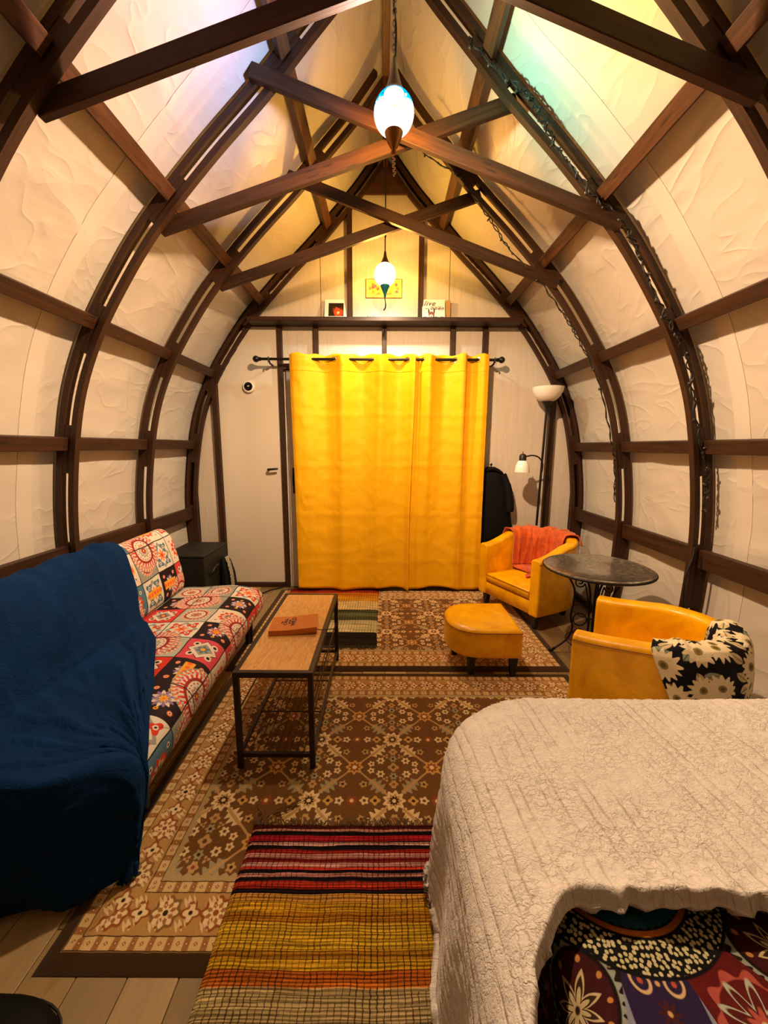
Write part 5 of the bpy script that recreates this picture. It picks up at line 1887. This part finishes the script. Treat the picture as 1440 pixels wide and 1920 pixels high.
# ------------------------------------------------------------------ things on the ledge and in the gable
pr_ = thing('photo_print', 'small matted photo of a red flower leaning on the ledge', 'picture', (-.42, 3.66, SHELF_Z + .001), 0)
def lean(parent, x0, x1, z0, z1, y_front, t, mat, name, tilt=.16):
    """thin upright slab leaning back on the wall, local frame of the parent"""
    V, F = box_vf(x0, x1, 0, t, z0, z1)
    V = np.array(V); V[:, 1] = V[:, 1] + y_front + V[:, 2] * tilt
    return mk(name, V, F, mat, parent, world=False)
V = np.array(box_vf(-.100, .094, 0, .004, 0, .182)[0]); V[:, 0] = np.where((V[:, 2] > .1) & (V[:, 0] > 0), .066, V[:, 0]); V[:, 1] += V[:, 2] * .30
mk('mat_board', V, box_vf(0, 1, 0, 1, 0, 1)[1], m_mat_white, pr_, world=False)
lean(pr_, -.066, .064, .034, .150, -.002, .001, m_photo, 'photo', .30)
lean(pr_, -.098, -.088, .0, .12, .03, .002, m_mat_white, 'easel_back', .22)

gp = thing('painting', 'pale gold-framed orange garden painting hanging between the gable studs', 'picture', (-.005, 3.735, 2.625))
x0, x1, z0, z1 = -.160, .150, 0.0, .150
V, F = [], []
prof_top = [(x0, z1), (x0 + .075, z1), (x0 + .10, z1 + .012), (x0 + .13, z1 + .022), (x1 - .13, z1 + .022), (x1 - .10, z1 + .012), (x1 - .075, z1), (x1, z1)]
ol = [(x0, z0)] + prof_top + [(x1, z0)]
n = len(ol)
for yy in (-.004, .004): V += [(x, yy, z) for x, z in ol]
F = [tuple(range(n))[::-1] if False else tuple(range(n)), tuple(range(2 * n - 1, n - 1, -1))] + [(i, i + n, (i + 1) % n + n, (i + 1) % n) for i in range(n)]
fo = mk('mount', V, F, m_frame_gold, gp, world=False)
for (a, b) in zip(ol, ol[1:] + ol[:1]):
    pass
tube('frame_edge', [(x, -.004, z) for x, z in ol + ol[:1]], .0030, m_brass, gp, n=5, world=False, smooth=False)
V, F = box_vf(x0 + .026, x1 - .026, -.0065, -.0042, z0 + .026, z1 - .018)
mk('canvas', V, F, m_painting, gp, world=False)

sg = thing('sign_board', 'small white sign with the word live and a donkey on the ledge', 'sign', (.421, 3.665, SHELF_Z + .001), 0)
V = np.array(box_vf(-.098, .098, 0, .012, 0, .186)[0]); V[:, 1] += V[:, 2] * .28
mk('board', V, box_vf(0, 1, 0, 1, 0, 1)[1], m_mat_white, sg, world=False)
TILT = math.atan(.28)
def on_sign(z, d=.0012): return z * .28 - d
def sign_text(body, size, x, z, shear=.3, sx=1.0, bold=0.0, space=1.0):
    return text('lettering', body, size, (x, on_sign(z), z), (R90 - TILT, 0, 0), m_ink2, sg, shear=shear, sx=sx, bold=bold, extrude=.0005, space=space)
sign_text('live', .062, -.038, .150, .45, 1.0, .0006, 1.15)
sign_text('with your whole', .014, .020, .122, .2, 1.0)
sign_text('heart', .014, -.058, .106, .2, 1.0)
sign_text('open', .038, .028, .108, .45, 1.3, .0006, 1.2)
def flat_shape(name, pts, mat, d):
    V = [(x, on_sign(z, d), z) for x, z in pts] + [(x, on_sign(z, d) + .0008, z) for x, z in pts]
    n = len(pts)
    return mk(name, V, [tuple(range(n)), tuple(range(2 * n - 1, n - 1, -1))] + [(i, i + n, (i + 1) % n + n, (i + 1) % n) for i in range(n)], mat, sg, world=False)
m_dk = material('donkey_brown', lambda: dict(color='#9a5a3a', rough=.7)); m_grey = material('grey_print', lambda: dict(color='#8a8292', rough=.7))
def ell(cx_, cz_, a, b, n=18): return [(cx_ + a * math.cos(2 * PI * i / n), cz_ + b * math.sin(2 * PI * i / n)) for i in range(n)]
flat_shape('fence_print', [(-.090, .004), (.090, .004), (.090, .034), (.060, .036), (.058, .020), (.030, .020), (.028, .036), (-.038, .036), (-.042, .018), (-.062, .018), (-.066, .036), (-.09, .034)], m_grey, .0010)
flat_shape('ear_print', ell(-.042, .082, .006, .022), m_ink2, .0012); flat_shape('ear_print', ell(.004, .084, .006, .023), m_ink2, .0012)
flat_shape('head_print', ell(-.019, .052, .026, .027), m_dk, .0014)
flat_shape('muzzle_print', ell(-.022, .040, .015, .014), m_mat_white, .0022)
flat_shape('nose_print', ell(-.022, .036, .005, .005, 10), m_ink2, .0030)
flat_shape('neck_print', [(-.030, .022), (-.004, .030), (.004, .004), (-.024, .004)], m_dk, .0013)
for x_ in (-.070, -.048, .022, .060, .080): flat_shape('flower_print', ell(x_, .014, .009, .009, 12), m_mat_white, .0022)
kc = box('card_block', .526, .566, 3.690, 3.736, SHELF_Z + .0005, 2.592, m_kraft, bevel=.001)
tag(kc, 'narrow kraft-brown card standing behind the white donkey sign', 'card')
sgn = tube('signature', catmull([(-.155, 3.7405, 2.455), (-.150, 3.7405, 2.478), (-.140, 3.7405, 2.470), (-.125, 3.7405, 2.473), (-.112, 3.7405, 2.468), (-.10, 3.7405, 2.474), (-.088, 3.7405, 2.468)], 4), .0016, m_cord, wall_back, n=5)

# ------------------------------------------------------------------ string lights and cables
def string_lights(name, pts, label, y_bulb, twist, r, step, seed):
    P = catmull(pts, 10)
    rnd = random.Random(seed)
    t = thing(name, label, 'string lights', tuple(P[-1]), 0, 'unlit string lights along the right-hand ribs')
    n = len(P)
    q = P.copy()
    ph = np.arange(n)
    q[:, 0] += twist * np.sin(ph * .9 + seed) ; q[:, 2] += twist * np.cos(ph * .7); q[:, 1] += -np.abs(twist * np.sin(ph * .5))
    cb = tube('cable', q, r, m_cord, t, n=6)
    q2 = P.copy(); q2[:, 0] -= twist * np.sin(ph * .9 + seed + 1.5); q2[:, 2] -= twist * np.cos(ph * .8 + 1); q2[:, 1] -= np.abs(twist * np.cos(ph * .5))
    tube('cable', q2, r, m_cord, t, n=6)
    first = None
    for i in range(4, n - 2, step):
        c = q[i] + np.array([rnd.uniform(-.012, .002), rnd.uniform(-.012, -.004), rnd.uniform(-.014, .006)])
        if first is None:
            V, F = lathe_vf([(.001, -.010), (.0055, -.006), (.0065, 0), (.005, .006), (.003, .010)], 8)
            first = mk('bulb', V, F, m_cable_bulb, t, smooth=True, world=False)
            b = first
        else:
            b = first.copy(); COL.objects.link(b)
        b.location = tuple(c - np.array(t.location)); b.rotation_euler = (rnd.uniform(-1, 1), rnd.uniform(-1, 1), 0)
    return t


SL1 = [(0.232, 2.935, 3.234), (0.309, 2.935, 3.182), (0.443, 2.935, 3.111), (0.522, 2.935, 3.049), (0.607, 2.935, 2.939), (0.701, 2.935, 2.828), (0.796, 2.935, 2.699), (0.872, 2.935, 2.617), (0.986, 2.935, 2.518), (1.083, 2.935, 2.418), (1.183, 2.935, 2.3), (1.276, 2.935, 2.18), (1.36, 2.935, 2.058), (1.456, 2.935, 1.898), (1.525, 2.935, 1.754), (1.595, 2.935, 1.533), (1.647, 2.935, 1.352), (1.674, 2.935, 1.229), (1.704, 2.935, 0.955)]
string_lights('string_lights', [(x, 2.93, z) for x, y, z in SL1], 'black string of tiny lights hanging along the second rib from the end wall', 0, .006, .0035, 9, 3)
SL2 = [(0.364, 2.195, 3.209), (0.441, 2.195, 3.15), (0.533, 2.195, 3.06), (0.612, 2.195, 3.012), (0.665, 2.195, 2.973), (0.706, 2.195, 2.917), (0.763, 2.195, 2.839), (0.82, 2.195, 2.76), (0.876, 2.195, 2.698), (0.949, 2.195, 2.61), (1.034, 2.195, 2.528), (1.118, 2.195, 2.481), (1.193, 2.195, 2.397), (1.256, 2.195, 2.299), (1.307, 2.195, 2.2), (1.375, 2.195, 2.074), (1.44, 2.195, 1.984), (1.507, 2.195, 1.893), (1.579, 2.195, 1.761), (1.625, 2.195, 1.571), (1.684, 2.195, 1.375), (1.733, 2.195, 1.246), (1.751, 2.195, 1.159), (1.754, 2.195, 1.085), (1.754, 2.195, 0.996)]
string_lights('string_lights', [(x + .012, 2.190, z + .008) for x, y, z in SL2], 'tangled black string of tiny lights wound along the third rib from the end wall', 0, .011, .004, 9, 8)
c_ = tube('power_cable', catmull([(1.735, 2.175, .80), (1.725, 2.165, .74), (1.700, 2.16, .66), (1.695, 2.16, .58), (1.705, 2.165, .50), (1.715, 2.17, .40), (1.70, 2.16, .2), (1.695, 2.15, .03), (1.68, 2.10, .009)], 6), .006, m_cord, n=8)
tag(c_, 'black power cable looping down the third rib on the curved wall behind the bistro table', 'cable')
c_ = tube('power_cable', catmull([(-1.42, 3.30, .009), (-1.28, 3.37, .009), (-1.15, 3.47, .009), (-1.07, 3.60, .009), (-1.00, 3.66, .009), (-.965, 3.695, .012)], 6), .006, m_cord, n=8)
tag(c_, 'black power cable lying on the floor between the cabinet and the narrow door', 'cable')

# ------------------------------------------------------------------ dark things at the near left
PFX, PFY = -.885, .575
pf = thing('pouf', 'low rounded black upholstered pouf on the bare planks', 'pouf', (PFX, PFY, 0))
V, F = [], []
def sup(t, n_): c, s_ = math.cos(t), math.sin(t); return math.copysign(abs(c) ** (2 / n_), c), math.copysign(abs(s_) ** (2 / n_), s_)
rr_ = [(.185, .001), (.200, .015), (.205, .08), (.196, .115), (.170, .132), (.10, .138), (.02, .139)]
for (r, z) in rr_:
    for k in range(36):
        a = sup(2 * PI * k / 36, 3.2); V.append((PFX + r * a[0], PFY + r * .75 * a[1], z))
for i in range(len(rr_) - 1):
    for k in range(36): F.append((i * 36 + k, i * 36 + (k + 1) % 36, (i + 1) * 36 + (k + 1) % 36, (i + 1) * 36 + k))
F += [tuple(range(36))[::-1], tuple((len(rr_) - 1) * 36 + k for k in range(36))]
mk('cushion', V, F, m_pouf, pf, smooth=True)
mk('piping', *tube_vf([(PFX + .2065 * sup(a, 3.2)[0], PFY + .155 * sup(a, 3.2)[1], .09) for a in np.linspace(0, 2 * PI, 37)], .003, 5), m_black_plastic, pf, smooth=True)
V, F = [], []
n, m_ = 40, 24
for i in range(m_ + 1):
    t = -PI / 2 + PI * i / m_
    for k in range(n):
        a = 2 * PI * k / n
        d = 1 + .10 * float(fbm(math.cos(a) * math.cos(t) * 3, math.sin(a) * math.cos(t) * 3, math.sin(t) * 3, 3)) + .03 * float(vnoise(a * 14, t * 14, 2))
        V.append((-1.29 + .15 * d * math.cos(t) * math.cos(a), .80 + .075 * d * math.cos(t) * math.sin(a), .088 + .085 * d * math.sin(t)))
for i in range(m_):
    for k in range(n): F.append((i * n + k, i * n + (k + 1) % n, (i + 1) * n + (k + 1) % n, (i + 1) * n + k))
V = np.array(V); V[:, 2] = np.maximum(V[:, 2], .002)
o = mk('cushion', V, F, m_violet, smooth=True)
tag(o, 'fuzzy dark violet cushion on the floor against the navy throw', 'cushion')
